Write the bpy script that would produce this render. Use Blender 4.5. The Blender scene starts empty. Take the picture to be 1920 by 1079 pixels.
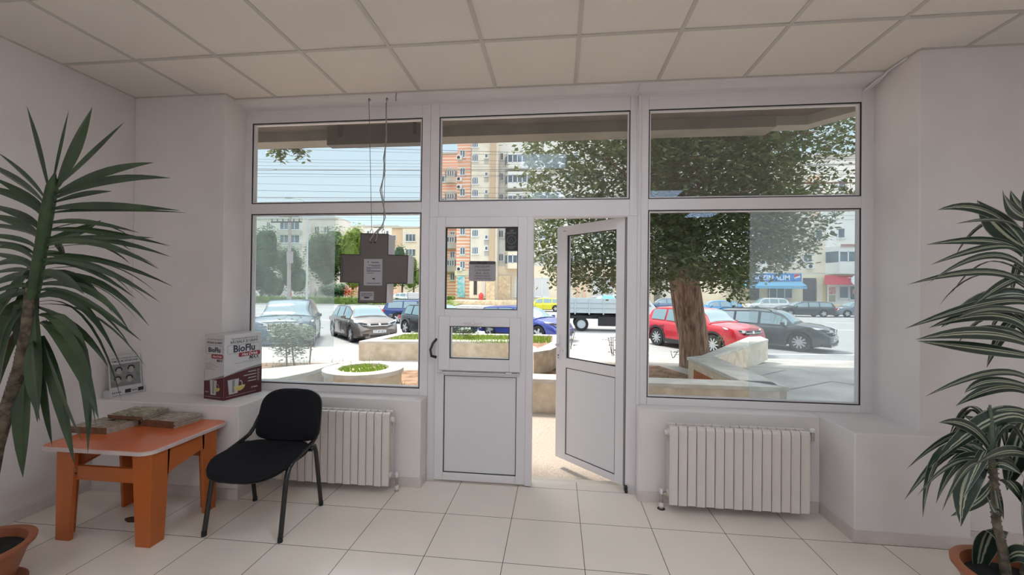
import bpy, math, random
from math import sin, cos, pi, radians, sqrt
from mathutils import Vector as V, Matrix
SC = bpy.context.scene
COL = SC.collection

# ------------------------------------------------------------------ camera
CF, CH, CYAW, CPITCH, CROLL, CD = 772.9066, 1.524, -0.1093, 0.0074, 0.011, 3.2319
CAMP = V((0, -CD, CH))
_f = V((sin(CYAW)*cos(CPITCH), cos(CYAW)*cos(CPITCH), sin(CPITCH)))
_r = V((cos(CYAW), -sin(CYAW), 0)); _u = _r.cross(_f)
CR = _r*cos(CROLL) + _u*sin(CROLL); CU = -_r*sin(CROLL) + _u*cos(CROLL)
cam_d = bpy.data.cameras.new('camera'); cam = bpy.data.objects.new('camera', cam_d); COL.objects.link(cam)
m = Matrix((CR, CU, -_f)).transposed().to_4x4(); m.translation = CAMP; cam.matrix_world = m
cam_d.sensor_width = 36; cam_d.lens = 36*CF/1920; cam_d.clip_start = .05; cam_d.clip_end = 500
SC.camera = cam
def ray(x, y): return _f + CR*((x-960)/CF) - CU*((y-539.5)/CF)
def onZ(x, y, z): d = ray(x, y); return CAMP + d*((z-CH)/d.z)
def onY(x, y, Y): d = ray(x, y); return CAMP + d*((Y+CD)/d.y)
def at(x, y, dep): return CAMP + ray(x, y)*dep

# ------------------------------------------------------------------ light and exposure
LED_E = 4.4
SC.view_settings.view_transform = 'Standard'; SC.view_settings.look = 'None'
SC.view_settings.gamma = 1; SC.view_settings.use_curve_mapping = False
SC.view_settings.exposure = 1.84
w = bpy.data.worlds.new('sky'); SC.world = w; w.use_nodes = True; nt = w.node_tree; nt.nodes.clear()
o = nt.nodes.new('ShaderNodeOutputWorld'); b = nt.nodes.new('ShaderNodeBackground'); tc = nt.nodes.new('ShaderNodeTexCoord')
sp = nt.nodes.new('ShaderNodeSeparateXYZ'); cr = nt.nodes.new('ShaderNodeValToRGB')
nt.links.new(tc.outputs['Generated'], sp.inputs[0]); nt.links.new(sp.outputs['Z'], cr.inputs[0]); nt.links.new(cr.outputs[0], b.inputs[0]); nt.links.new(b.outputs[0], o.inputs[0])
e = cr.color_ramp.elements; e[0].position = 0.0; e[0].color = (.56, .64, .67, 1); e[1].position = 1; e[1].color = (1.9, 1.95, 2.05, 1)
x = e.new(.12); x.color = (.49, .62, .68, 1)
x = e.new(.40); x.color = (.43, .58, .70, 1)   # hazy sky, brighter overhead
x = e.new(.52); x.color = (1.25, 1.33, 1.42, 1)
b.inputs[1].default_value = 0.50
sd = bpy.data.lights.new('sun', 'SUN'); sun = bpy.data.objects.new('sun', sd); COL.objects.link(sun)
sd.energy = 1.75; sd.angle = radians(10); sd.color = (1, .92, .80)
sun.rotation_euler = V((-.36, .34, .87)).to_track_quat('Z', 'Y').to_euler()   # high hazy sun over the street, a little to the left

# ------------------------------------------------------------------ helpers
MATS = {}
def mat(name, col, rough=.6, metal=0, noise=0, nscale=8, bump=0, bscale=40, spec=.5, coat=0, c2=None, emit=None, detail=4, stretch=None):
    if name in MATS: return MATS[name]
    m = bpy.data.materials.new(name); m.use_nodes = True; n = m.node_tree; p = n.nodes['Principled BSDF']
    c = (*col, 1); p.inputs['Base Color'].default_value = c; p.inputs['Roughness'].default_value = rough
    p.inputs['Metallic'].default_value = metal; p.inputs['Specular IOR Level'].default_value = spec; p.inputs['Coat Weight'].default_value = coat
    if coat: p.inputs['Coat Roughness'].default_value = .05
    if emit: p.inputs['Emission Color'].default_value = (*col, 1); p.inputs['Emission Strength'].default_value = emit
    if noise or bump or c2:
        t0 = n.nodes.new('ShaderNodeTexCoord'); t = n.nodes.new('ShaderNodeMapping'); n.links.new(t0.outputs['Object'], t.inputs[0]); t.inputs['Scale'].default_value = stretch or (1, 1, 1)
    if noise or c2:
        q = n.nodes.new('ShaderNodeTexNoise'); q.inputs['Scale'].default_value = nscale; q.inputs['Detail'].default_value = detail
        n.links.new(t.outputs[0], q.inputs['Vector'])
        r = n.nodes.new('ShaderNodeValToRGB'); n.links.new(q.outputs[0], r.inputs[0])
        r.color_ramp.elements[0].position = .35; r.color_ramp.elements[1].position = .65
        k = c2 if c2 else tuple(v*(1-noise) for v in col)
        r.color_ramp.elements[0].color = (*k, 1); r.color_ramp.elements[1].color = c
        n.links.new(r.outputs[0], p.inputs['Base Color'])
    if bump:
        q = n.nodes.new('ShaderNodeTexNoise'); q.inputs['Scale'].default_value = bscale; q.inputs['Detail'].default_value = 5
        n.links.new(t.outputs[0], q.inputs['Vector'])
        u = n.nodes.new('ShaderNodeBump'); u.inputs['Strength'].default_value = bump; u.inputs['Distance'].default_value = .01
        n.links.new(q.outputs[0], u.inputs['Height']); n.links.new(u.outputs[0], p.inputs['Normal'])
    MATS[name] = m; return m

def glass_mat(name, tint, haze=0, hazecol=(.8, .85, .88), refl=1.0):
    m = bpy.data.materials.new(name); m.use_nodes = True; n = m.node_tree; n.nodes.clear()
    o = n.nodes.new('ShaderNodeOutputMaterial'); t = n.nodes.new('ShaderNodeBsdfTransparent'); g = n.nodes.new('ShaderNodeBsdfGlossy')
    t.inputs[0].default_value = (*tint, 1); g.inputs['Roughness'].default_value = .01; g.inputs[0].default_value = (.21, .27, .36, 1)
    fr = n.nodes.new('ShaderNodeFresnel'); ge = n.nodes.new('ShaderNodeNewGeometry'); ir = n.nodes.new('ShaderNodeMapRange')
    ir.inputs['To Min'].default_value = 1.4; ir.inputs['To Max'].default_value = 1/1.4   # same reflection from both sides of a thin pane
    n.links.new(ge.outputs['Backfacing'], ir.inputs[0]); n.links.new(ir.outputs[0], fr.inputs[0])
    mx = n.nodes.new('ShaderNodeMixShader'); n.links.new(fr.outputs[0], mx.inputs[0]); n.links.new(t.outputs[0], mx.inputs[1]); n.links.new(g.outputs[0], mx.inputs[2])
    out = mx
    if haze:
        d = n.nodes.new('ShaderNodeBsdfDiffuse'); d.inputs[0].default_value = (*hazecol, 1)
        tl = n.nodes.new('ShaderNodeBsdfTranslucent'); tl.inputs[0].default_value = (*hazecol, 1)
        ad = n.nodes.new('ShaderNodeMixShader'); ad.inputs[0].default_value = .75; n.links.new(d.outputs[0], ad.inputs[1]); n.links.new(tl.outputs[0], ad.inputs[2])
        q = n.nodes.new('ShaderNodeTexNoise'); q.inputs['Scale'].default_value = 6
        tcc = n.nodes.new('ShaderNodeTexCoord'); n.links.new(tcc.outputs['Object'], q.inputs[0])
        mr = n.nodes.new('ShaderNodeMapRange'); mr.inputs['To Min'].default_value = haze*.8; mr.inputs['To Max'].default_value = haze*1.2; n.links.new(q.outputs[0], mr.inputs[0])
        m2 = n.nodes.new('ShaderNodeMixShader'); n.links.new(mr.outputs[0], m2.inputs[0]); n.links.new(mx.outputs[0], m2.inputs[1]); n.links.new(ad.outputs[0], m2.inputs[2]); out = m2
    n.links.new(out.outputs[0], o.inputs[0]); MATS[name] = m; return m

WM = {}   # world matrices by object name
class M:
    def __init__(s): s.v = []; s.f = []; s.mi = []; s.uv = []; s.T = None; s.cm = 0
    def pt(s, p):
        s.v.append(V(p) if s.T is None else s.T @ V(p)); return len(s.v)-1
    def face(s, ids, mi=None, uv=None): s.f.append(list(ids)); s.mi.append(s.cm if mi is None else mi); s.uv.append(uv)
    def poly(s, pts, mi=None, uv=None): s.face([s.pt(p) for p in pts], mi, uv)
    def box(s, x0, x1, y0, y1, z0, z1, mi=None):
        i = [s.pt((x, y, z)) for z in (z0, z1) for y in (y0, y1) for x in (x0, x1)]
        for q in ((0, 2, 3, 1), (4, 5, 7, 6), (0, 1, 5, 4), (2, 6, 7, 3), (0, 4, 6, 2), (1, 3, 7, 5)): s.face([i[k] for k in q], mi)
        return s
    def ext(s, pts, vec, mi=None):    # prism
        n = len(pts); vec = V(vec); a = [s.pt(p) for p in pts]; b = [s.pt(V(p)+vec) for p in pts]
        s.face(a[::-1], mi); s.face(b, mi)
        for k in range(n): s.face([a[k], a[(k+1) % n], b[(k+1) % n], b[k]], mi)
        return s
    def rings(s, rs, caps=True, closed=True, mi=None):
        R = [[s.pt(p) for p in r] for r in rs]; n = len(R[0])
        for a, b in zip(R, R[1:]):
            for k in range(n if closed else n-1): s.face([a[k], a[(k+1) % n], b[(k+1) % n], b[k]], mi)
        if caps and closed: s.face(R[0][::-1], mi); s.face(R[-1], mi)
        return s
    def tube(s, pts, r, n=8, mi=None, caps=True, flat=1.0):
        pts = [V(p) for p in pts]; rs = []; up = V((0, 0, 1)); pn = None
        for k, p in enumerate(pts):
            d = (pts[min(k+1, len(pts)-1)]-pts[max(k-1, 0)]).normalized()
            if pn is None:
                a = V((1, 0, 0)) if abs(d.z) > .9 else up
                pn = d.cross(a).normalized()
            pn = (pn-d*pn.dot(d)).normalized(); q = d.cross(pn); rr = r[k] if isinstance(r, (list, tuple)) else r
            rs.append([p+pn*(rr*cos(2*pi*j/n))+q*(rr*flat*sin(2*pi*j/n)) for j in range(n)])
        return s.rings(rs, caps, True, mi)
    def lathe(s, prof, c=(0, 0, 0), n=24, mi=None, axis='z', caps=True):
        c = V(c); rs = []
        for r, h in prof:
            ring = []
            for j in range(n):
                a = 2*pi*j/n
                p = (r*cos(a), r*sin(a), h) if axis == 'z' else ((h, r*cos(a), r*sin(a)) if axis == 'x' else (r*sin(a), h, r*cos(a)))
                ring.append(c+V(p))
            rs.append(ring)
        return s.rings(rs, caps, True, mi)
    def ball(s, c, r, n=10, mi=None, sq=(1, 1, 1)):
        c = V(c); rs = []
        for i in range(1, n):
            t = pi*i/n; rs.append([c+V((r*sq[0]*sin(t)*cos(2*pi*j/(n+2)), r*sq[1]*sin(t)*sin(2*pi*j/(n+2)), -r*sq[2]*cos(t))) for j in range(n+2)])
        return s.rings(rs, True, True, mi)
    def build(s, name, mats, parent=None, bevel=0, smooth=False, world=True, sub=0, seg=2):
        inv = None
        if parent is not None and world and parent.name in WM: inv = WM[parent.name].inverted()
        me = bpy.data.meshes.new(name)
        me.from_pydata([(inv @ v if inv else v) for v in s.v], [], s.f)
        if not isinstance(mats, (list, tuple)): mats = [mats]
        for x in mats: me.materials.append(x)
        me.polygons.foreach_set('material_index', s.mi)
        if any(u for u in s.uv):
            L = me.uv_layers.new(name='UVMap'); k = 0
            for f, u in zip(s.f, s.uv):
                for j in range(len(f)):
                    L.data[k].uv = u[j] if u else (0, 0); k += 1
        if smooth:
            me.polygons.foreach_set('use_smooth', [True]*len(s.f))
            try: me.set_sharp_from_angle(angle=radians(smooth if smooth is not True else 45))
            except Exception: pass
        me.update()
        o = bpy.data.objects.new(name, me); COL.objects.link(o)
        if parent is not None:
            o.parent = parent; WM[o.name] = WM.get(parent.name, Matrix())
        else: WM[o.name] = Matrix()
        if bevel:
            b = o.modifiers.new('bevel', 'BEVEL'); b.width = bevel; b.segments = seg; b.limit_method = 'ANGLE'; b.angle_limit = radians(40)
        if sub:
            b = o.modifiers.new('sub', 'SUBSURF'); b.levels = sub; b.render_levels = sub
        return o
def tag(o, label=None, cat=None, group=None, kind=None):
    if label: o['label'] = label
    if cat: o['category'] = cat
    if group: o['group'] = group
    if kind: o['kind'] = kind
    return o
def thing(name, label, cat, loc=(0, 0, 0), rz=0, group=None, kind=None):
    o = bpy.data.objects.new(name, None); o.empty_display_size = .1; COL.objects.link(o)
    o.location = loc; o.rotation_euler = (0, 0, rz); WM[o.name] = Matrix.Translation(V(loc)) @ Matrix.Rotation(rz, 4, 'Z')
    return tag(o, label, cat, group, kind)
def struct(name, bm, mats, label=None, parent=None, **k):
    o = bm.build(name, mats, parent, **k)
    if parent is None: o['kind'] = 'structure'
    if label: o['label'] = label
    return o
def sthing(name, label, loc=(0, 0, 0), rz=0):
    o = thing(name, label, None, loc, rz); o['kind'] = 'structure'; return o
_txt = {}
def text(m, s, size, T, mi=0, align='CENTER', depth=.0006, bold=0, sx=1, shear=0):
    """write flat lettering into mesh builder m; T maps local (x right, y up, z out)"""
    c = bpy.data.curves.new('t', 'FONT'); c.body = s; c.size = size; c.align_x = align; c.align_y = 'CENTER'; c.offset = bold; c.shear = shear
    c.resolution_u = 2
    o = bpy.data.objects.new('t', c); COL.objects.link(o)
    me = bpy.data.meshes.new_from_object(o.evaluated_get(bpy.context.evaluated_depsgraph_get()))
    old = m.T; m.T = T; base = len(m.v)
    for v in me.vertices: m.pt((v.co.x*sx, v.co.y, v.co.z+depth))
    for p in me.polygons: m.face([base+i for i in p.vertices], mi)
    m.T = old
    bpy.data.objects.remove(o); bpy.data.curves.remove(c); bpy.data.meshes.remove(me)
def frameT(o, xa, ya):   # matrix from origin and in-plane axes
    xa = V(xa).normalized(); ya = V(ya); ya = (ya-xa*ya.dot(xa)).normalized(); za = xa.cross(ya)
    m = Matrix((xa, ya, za)).transposed().to_4x4(); m.translation = V(o); return m
def copy_tree(o, parent=None, loc=None, rz=None):
    c = o.copy(); COL.objects.link(c)
    if parent is not None: c.parent = parent
    if loc is not None: c.location = loc
    if rz is not None: c.rotation_euler = (0, 0, rz)
    for ch in list(o.children): copy_tree(ch, c)
    return c
def rr(x0, x1, z0, z1, r, n=5):   # rounded rectangle outline 2D
    out = []
    for cx, cz, a0 in ((x1-r, z1-r, 0), (x0+r, z1-r, 90), (x0+r, z0+r, 180), (x1-r, z0+r, 270)):
        for k in range(n+1):
            a = radians(a0+90*k/n); out.append((cx+r*cos(a), cz+r*sin(a)))
    return out

# ------------------------------------------------------------------ materials of the room
wallm = mat('painted_plaster', (.80, .74, .72), .85, noise=.05, nscale=3, bump=.12, bscale=120)
pvc = mat('white_pvc', (.78, .735, .745), .35, noise=.03, nscale=2)
pvcp = mat('white_pvc_panel', (.74, .72, .73), .45)
black = mat('black_rubber', (.015, .015, .016), .6)
glass = glass_mat('window_glass', (.97, .98, .98))
veiled = glass_mat('veiled_window_glass', (.96, .96, .95), haze=.075, hazecol=(.62, .57, .52))  # painted-in veil for the ceiling's reflection on the upper panes
film = glass_mat('hazy_window_film', (.95, .98, .99), haze=.17, hazecol=(.86, .94, .97))
skirt = mat('beige_ceramic_skirting', (.68, .60, .56), .35, noise=.08, nscale=10)
white = mat('white_print', (.8, .8, .8), .5)
ink = mat('dark_print', (.02, .02, .03), .5)
metal = mat('chrome', (.6, .6, .6), .25, 1)

def tile_mat(name, col, mortar, size, ox, oy, msize, rough, cloudy):
    m = bpy.data.materials.new(name); m.use_nodes = True; n = m.node_tree; p = n.nodes['Principled BSDF']
    t = n.nodes.new('ShaderNodeTexCoord'); mp = n.nodes.new('ShaderNodeMapping'); mp.inputs['Location'].default_value = (-ox, -oy, 0)
    n.links.new(t.outputs['Object'], mp.inputs[0]); br = n.nodes.new('ShaderNodeTexBrick'); n.links.new(mp.outputs[0], br.inputs[0])
    br.offset = 0; br.squash = 1; br.inputs['Scale'].default_value = 1; br.inputs['Mortar Size'].default_value = msize; br.inputs['Mortar Smooth'].default_value = .1
    br.inputs['Brick Width'].default_value = size; br.inputs['Row Height'].default_value = size; br.inputs['Bias'].default_value = 0
    q = n.nodes.new('ShaderNodeTexNoise'); q.inputs['Scale'].default_value = cloudy; q.inputs['Detail'].default_value = 3; n.links.new(t.outputs['Object'], q.inputs[0])
    a = n.nodes.new('ShaderNodeMix'); a.data_type = 'RGBA'; n.links.new(q.outputs[0], a.inputs[0]); a.inputs[6].default_value = (*[v*.9 for v in col], 1); a.inputs[7].default_value = (*[v*1.05 for v in col], 1)
    n.links.new(a.outputs[2], br.inputs['Color1']); n.links.new(a.outputs[2], br.inputs['Color2']); br.inputs['Mortar'].default_value = (*mortar, 1)
    n.links.new(br.outputs['Color'], p.inputs['Base Color']); p.inputs['Roughness'].default_value = rough
    bu = n.nodes.new('ShaderNodeBump'); bu.invert = True; bu.inputs['Distance'].default_value = .002; bu.inputs['Strength'].default_value = .5
    n.links.new(br.outputs['Fac'], bu.inputs['Height']); n.links.new(bu.outputs[0], p.inputs['Normal']); return m
floorm = tile_mat('beige_floor_tile', (.84, .745, .65), (.13, .11, .09), .4535, -1.648-.4535*20, -.4794-.4535*40, .0022, .17, 2.5)

# ------------------------------------------------------------------ room shell
XL, XR, YB, HC = -3.46, 4.3, -6.6, 3.0714
struct('floor', M().box(XL-.2, XR+.2, YB-.2, .1, -.12, 0), floorm)
# outer walls
struct('wall_left', M().box(XL-.2, XL, YB-.2, .22, 0, HC+.3), wallm)
struct('wall_right', M().box(XR, XR+.2, YB-.2, .22, 0, HC+.3), wallm)
struct('wall_back', M().box(XL, XR, YB-.2, YB, 0, HC+.3), wallm)
for nm, bx in (('wall_pier_left', (XL, -2.65, -.215, .09, 0, HC+.3)), ('wall_pier_right', (2.258, XR, -.384, .09, 0, HC+.3)),
               ('wall_ledge_left', (XL, -2.272, -.488, .1, 0, .667)), ('wall_ledge_right', (1.832, 2.476, -.469, .1, 0, .667)),
               ('wall_parapet_left', (-2.272, -1.035, -.145, .1, 0, .667)), ('wall_parapet_right', (.605, 1.832, -.132, .1, 0, .667)),
               ('wall_front', (-2.65, 2.258, .07, .22, 3.03, HC+.3))):
    struct(nm, M().box(*bx), wallm, bevel=.006)
hd = M()
hd.rings([[(x, -.125, HC), (x, -.12, 3.052), (x, -.085, 3.046), (x, -.05, 3.034), (x, 0, 3.025), (x, .1, 3.025), (x, .1, HC)] for x in (-2.65, 2.258)])
struct('trim_1', hd, wallm)
# ceiling: panels between an exposed grid
ceilm = mat('ceiling_panel', (.82, .745, .68), .9, noise=.03, nscale=2, bump=.25, bscale=300)
gridm = mat('ceiling_grid_metal', (.56, .52, .48), .5)
c = struct('ceiling', M().box(XL-.2, XR+.2, YB-.2, .22, HC+.004, HC+.3), ceilm)
g = M(); gx = [-2.8836+.6*i for i in range(-1, 12)]; gy = [-.718-.6*j for j in range(10)]
for x in gx: g.box(x-.012, x+.012, YB, -.215 if x < -2.65 else (-.384 if x > 2.258 else -.125), HC-.002, HC+.006)
for y in gy: g.box(XL, XR, y-.012, y+.012, HC-.0022, HC+.006)
g.build('ceiling_grid', gridm, c)
g = M()   # wall angle
for a in ((XL, -2.65, -.225, -.215), (XL, XL+.012, YB, -.215), (2.258, XR, -.396, -.384), (-2.65, 2.258, -.135, -.12), (-2.65, -2.638, -.215, -.12), (2.246, 2.258, -.384, -.12)):
    g.box(*a, HC-.004, HC+.006)
g.build('wall_angle', gridm, c)
# baseboards
bs = M(); t = .009; h = .075
bs.box(XL, -2.272+t, -.488-t, -.488, 0, h).box(-2.272, -2.272+t, -.488, -.145, 0, h).box(-2.272+t, -1.035+t, -.145-t, -.145, 0, h).box(-1.035, -1.035+t, -.145, -.03, 0, h)
bs.box(.605-t, 1.832-t, -.132-t, -.132, 0, h).box(.605-t, .605, -.132, -.03, 0, h).box(1.832-t, 1.832, -.469, -.132-t, 0, h).box(1.832-t, 2.476+t, -.469-t, -.469, 0, h).box(2.476, 2.476+t, -.469, -.384, 0, h).box(2.476+t, XR, -.384-t, -.384, 0, h)
struct('baseboard_front', bs, skirt, bevel=.002)
struct('baseboard_left', M().box(XL, XL+t, YB, -.497, 0, h), skirt, bevel=.002)
struct('baseboard_right', M().box(XR-t, XR, YB, -.393, 0, h), skirt, bevel=.002)

# ------------------------------------------------------------------ windows
def ring(m, x0, x1, z0, z1, w, y0, y1, mi=None):
    m.box(x0, x1, y0, y1, z1-w, z1, mi).box(x0, x1, y0, y1, z0, z0+w, mi).box(x0, x0+w, y0, y1, z0+w, z1-w, mi).box(x1-w, x1, y0, y1, z0+w, z1-w, mi)
def unit(name, label, X0, X1, Z0, Z1, opens, filmx=None):
    """frame with rectangular openings stacked over one another, all between the same x"""
    t = sthing(name, label, ((X0+X1)/2, .035, Z0)); f = M(); a, b = opens[0][0], opens[0][1]
    f.box(X0, a, 0, .07, Z0, Z1).box(b, X1, 0, .07, Z0, Z1)
    zs = sorted([(o[2], o[3]) for o in opens]); cur = Z0
    for z0, z1 in zs: f.box(a, b, 0, .07, cur, z0); cur = z1
    f.box(a, b, 0, .07, cur, Z1)
    f.build('window_frame', pvc, t, bevel=.004)
    for z0, z1 in zs:
        gk = M(); ring(gk, a, b, z0, z1, .007, .004, .04); gk.build('gasket', black, t)
        gk = M(); ring(gk, a+.007, b-.007, z0+.007, z1-.007, .009, .01, .04); gk.build('glazing_bead', pvc, t)
        M().box(a+.008, b-.008, .026, .031, z0+.008, z1-.008).build('pane', veiled if z0 > 2 else glass, t)
    if filmx:
        z0, z1 = zs[0]; M().box(filmx[0], filmx[1], .0235, .0255, z0+.016, z1-.016).build('window_film', film, t)['label'] = 'milky film over half of the pane'
    return t
unit('window_1', 'left shop window, white frame, tall lower pane half covered by milky film', -2.66, -1.03, .667, 3.03, [(-2.59, -1.0995, 2.235, 2.92), (-2.59, -1.0995, .723, 2.149)], (-2.574, -1.847))
unit('window_2', 'transom window over the two door leaves', -1.03, .615, 2.107, 3.03, [(-.958, .546, 2.235, 2.92)])
unit('window_3', 'right shop window, white frame, lower pane half covered by milky film', .615, 2.262, .667, 3.03, [(.684, 2.1805, 2.235, 2.92), (.684, 2.1805, .723, 2.149)], (1.428, 2.165))
dp = M(); dp.box(-1.03, -.966, 0, .07, 0, 2.107).box(.53, .615, 0, .07, 0, 2.107)
dp.box(-1.034, -1.03, -.004, 0, 0, 3.03).box(-.966, .53, 0, .07, 2.1, 2.107)
dp.box(.603, .627, -.012, 0, .667, 3.03)
struct('trim_2', dp, pvc, bevel=.003)
struct('trim_3', M().box(-1.04, .62, .1, .16, -.08, -.001), mat('threshold_stone', (.62, .56, .48), .4))
# left leaf, closed
t = sthing('door_1', 'closed white door leaf with a pet flap and a schedule sticker', (-.966, 0, 0)); f = M()
a, b = -.893, -.309
f.box(-.966, a, -.02, .05, .01, 2.105).box(b, -.20, -.02, .05, .01, 2.105)
for z0, z1 in ((.01, .069), (.843, .983), (1.238, 1.37), (2.025, 2.105)): f.box(a, b, -.02, .05, z0, z1)
f.box(a, -.841, -.02, .05, .983, 1.238).box(-.365, b, -.02, .05, .983, 1.238)
f.build('door_frame', pvc, t, bevel=.004)
M().box(-.238, -.186, -.032, .055, .008, 2.105).build('astragal', pvc, t, bevel=.004)
gk = M(); ring(gk, a, b, .069, .843, .006, -.006, .02); gk.build('gasket', black, t)
M().box(a+.005, b-.005, -.002, .02, .074, .838).build('lower_panel', pvcp, t)
gk = M(); ring(gk, a, b, 1.37, 2.025, .006, -.01, .02); gk.build('gasket', black, t)
M().box(a+.005, b-.005, .01, .015, 1.375, 2.02).build('pane', glass, t)
f = M(); pf = M()
x0, x1, z0, z1 = -.93, -.28, .889, 1.313; gx0, gx1, gz0, gz1 = -.841, -.365, .983, 1.238
f.box(x0, gx0, -.05, -.02, z0, z1).box(gx1, x1, -.05, -.02, z0, z1).box(gx0, gx1, -.05, -.02, z0, gz0).box(gx0, gx1, -.05, -.02, gz1, z1)
pf = f.build('flap_frame', pvc, t, bevel=.004)
gk = M(); ring(gk, gx0, gx1, gz0, gz1, .006, -.044, -.03); gk.build('gasket', black, pf)
M().box(gx0+.005, gx1-.005, -.034, -.03, gz0+.005, gz1-.005).build('pane', glass, pf)
hh = M(); hh.box(-.73, -.58, -.062, -.05, 1.262, 1.27).box(-.668, -.642, -.075, -.05, 1.255, 1.285); hh.build('flap_latch', pvc, pf, bevel=.003)
hh = M()
for x in (-.925, -.375): hh.tube([(x-.012, -.055, .88), (x+.03, -.055, .882)], .007)
hh.box(-.93, -.29, -.045, -.02, .868, .876); hh.build('flap_hinge', pvc, pf)
hn = M(); hn.tube([(-.955, -.02, 1.13), (-.975, -.05, 1.1), (-.99, -.065, 1.05), (-.985, -.055, 1.0), (-.955, -.02, .985)], .008, flat=1.4); hn.build('strap_handle', mat('dark_plastic', (.03, .025, .03), .4), t, smooth=True)
# right leaf, open outwards
A = math.atan2(.52, -.541)
t = sthing('door_2', 'white door leaf swung open to the street, glazed above', (.536, .012, 0), A); f = M(); T = WM[t.name]; L = .750
f.T = T; g0, g1 = .107, .632
f.box(.0, g0, -.055, 0, .03, 2.105).box(g1, L, -.055, 0, .03, 2.105)
for z0, z1 in ((.03, .085), (.848, .932), (2.019, 2.105)): f.box(g0, g1, -.055, 0, z0, z1)
f.build('door_frame', pvc, t, bevel=.004)
for z0, z1, yy in ((.085, .848, -.006), (.932, 2.019, -.012)):
    gk = M(); gk.T = T; ring(gk, g0, g1, z0, z1, .006, -.03, yy); gk.build('gasket', black, t)
q = M(); q.T = T; q.box(g0+.005, g1-.005, -.03, -.009, .09, .843); q.build('lower_panel', pvcp, t)
q = M(); q.T = T; q.box(g0+.005, g1-.005, -.028, -.023, .937, 2.014); q.build('pane', glass, t)
q = M(); q.T = T; q.box(.70, .728, 0, .008, .905, 1.135); q.build('lock_plate', pvc, t, bevel=.003)
q = M(); q.T = T; q.tube([(.714, .0, 1.045), (.714, .045, 1.045), (.70, .05, 1.04), (.62, .048, 1.0)], .008); q.build('lever_handle', pvc, t, smooth=True)
q = M(); q.T = T; q.box(.708, .72, .008, .010, .94, .955).box(.71, .718, .008, .010, .92, .932); q.build('keyhole', ink, t)
q = M(); q.T = T; q.box(.64, .675, 0, .0008, 2.055, 2.062); q.build('maker_mark', mat('ochre_print', (.45, .25, .08), .5), t)
q = M(); q.T = T; q.box(.001, .012, -.05, .006, .03, 2.1).box(.02, .024, 0, .004, .03, 2.1); q.build('hinge_seal', mat('grey_rubber', (.12, .11, .11), .5), t)
q = M(); q.box(.523, .545, -.03, .03, .0, .03).box(.523, .545, -.028, .028, .03, .05); q.build('floor_hinge', black, t, bevel=.006)
# stickers on the glazing
t = thing('schedule_sticker', 'grey opening hours sticker reading ÎNCHIS and PROGRAM on the closed door pane', 'sticker', (-.6, .008, 1.6))
q = M(); q.ext([(x, .0085, z) for x, z in rr(-.704, -.486, 1.596, 1.757, .015)], (0, -.0012, 0)); q.build('sticker_sheet', mat('grey_vinyl', (.36, .33, .34), .5), t)
q = M(); o = V((-.595, .0072, 0)); q.ext([(x, .0072, z) for x, z in rr(-.700, -.490, 1.730, 1.754, .010)], (0, -.0004, 0)); q.build('title_bar', mat('dark_grey_vinyl', (.07, .065, .07), .5), t)
q = M()
for s, sz, z in (('PROGRAM', .026, 1.711), ('LUNI-VINERI', .022, 1.684), ('08.00 - 20.00', .020, 1.659), ('SÂMBĂTĂ ÎNCHIS', .016, 1.637), ('DUMINICĂ ÎNCHIS', .016, 1.616)):
    text(q, s, sz, frameT((-.595, .0068, z), (1, 0, 0), (0, 0, 1)), 0)
text(q, 'ÎNCHIS', .024, frameT((-.595, .0062, 1.742), (1, 0, 0), (0, 0, 1)), 0, bold=.0008)
q.build('lettering', ink, t)
t = thing('security_sticker', 'black security sticker with a white ring in the upper corner of the closed door', 'sticker', (-.36, .008, 1.93))
M().box(-.413, -.316, .0075, .0088, 1.838, 2.017).build('sticker_sheet', mat('black_vinyl', (.012, .01, .013), .35), t)
q = M(); text(q, 'ZIP', .022, frameT((-.362, .0072, 1.998), (1, 0, 0), (0, 0, 1))); text(q, 'ESCORT', .021, frameT((-.364, .0072, 1.978), (1, 0, 0), (0, 0, 1)))
for r0 in (.036, .033):
    pts = [(-.364+r0*cos(2*pi*k/28), .0070, 1.925+r0*sin(2*pi*k/28)) for k in range(29)]; q.tube(pts, .0008, 4)
q.tube([(-.38, .007, 1.91), (-.364, .007, 1.94), (-.35, .007, 1.912)], .0015, 4)
for k in range(3): q.box(-.40+.01*k, -.33-.01*k, .007, .0074, 1.872-.009*k, 1.874-.009*k)
q.build('lettering', mat('light_grey_print', (.3, .3, .32), .5), t)

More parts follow.
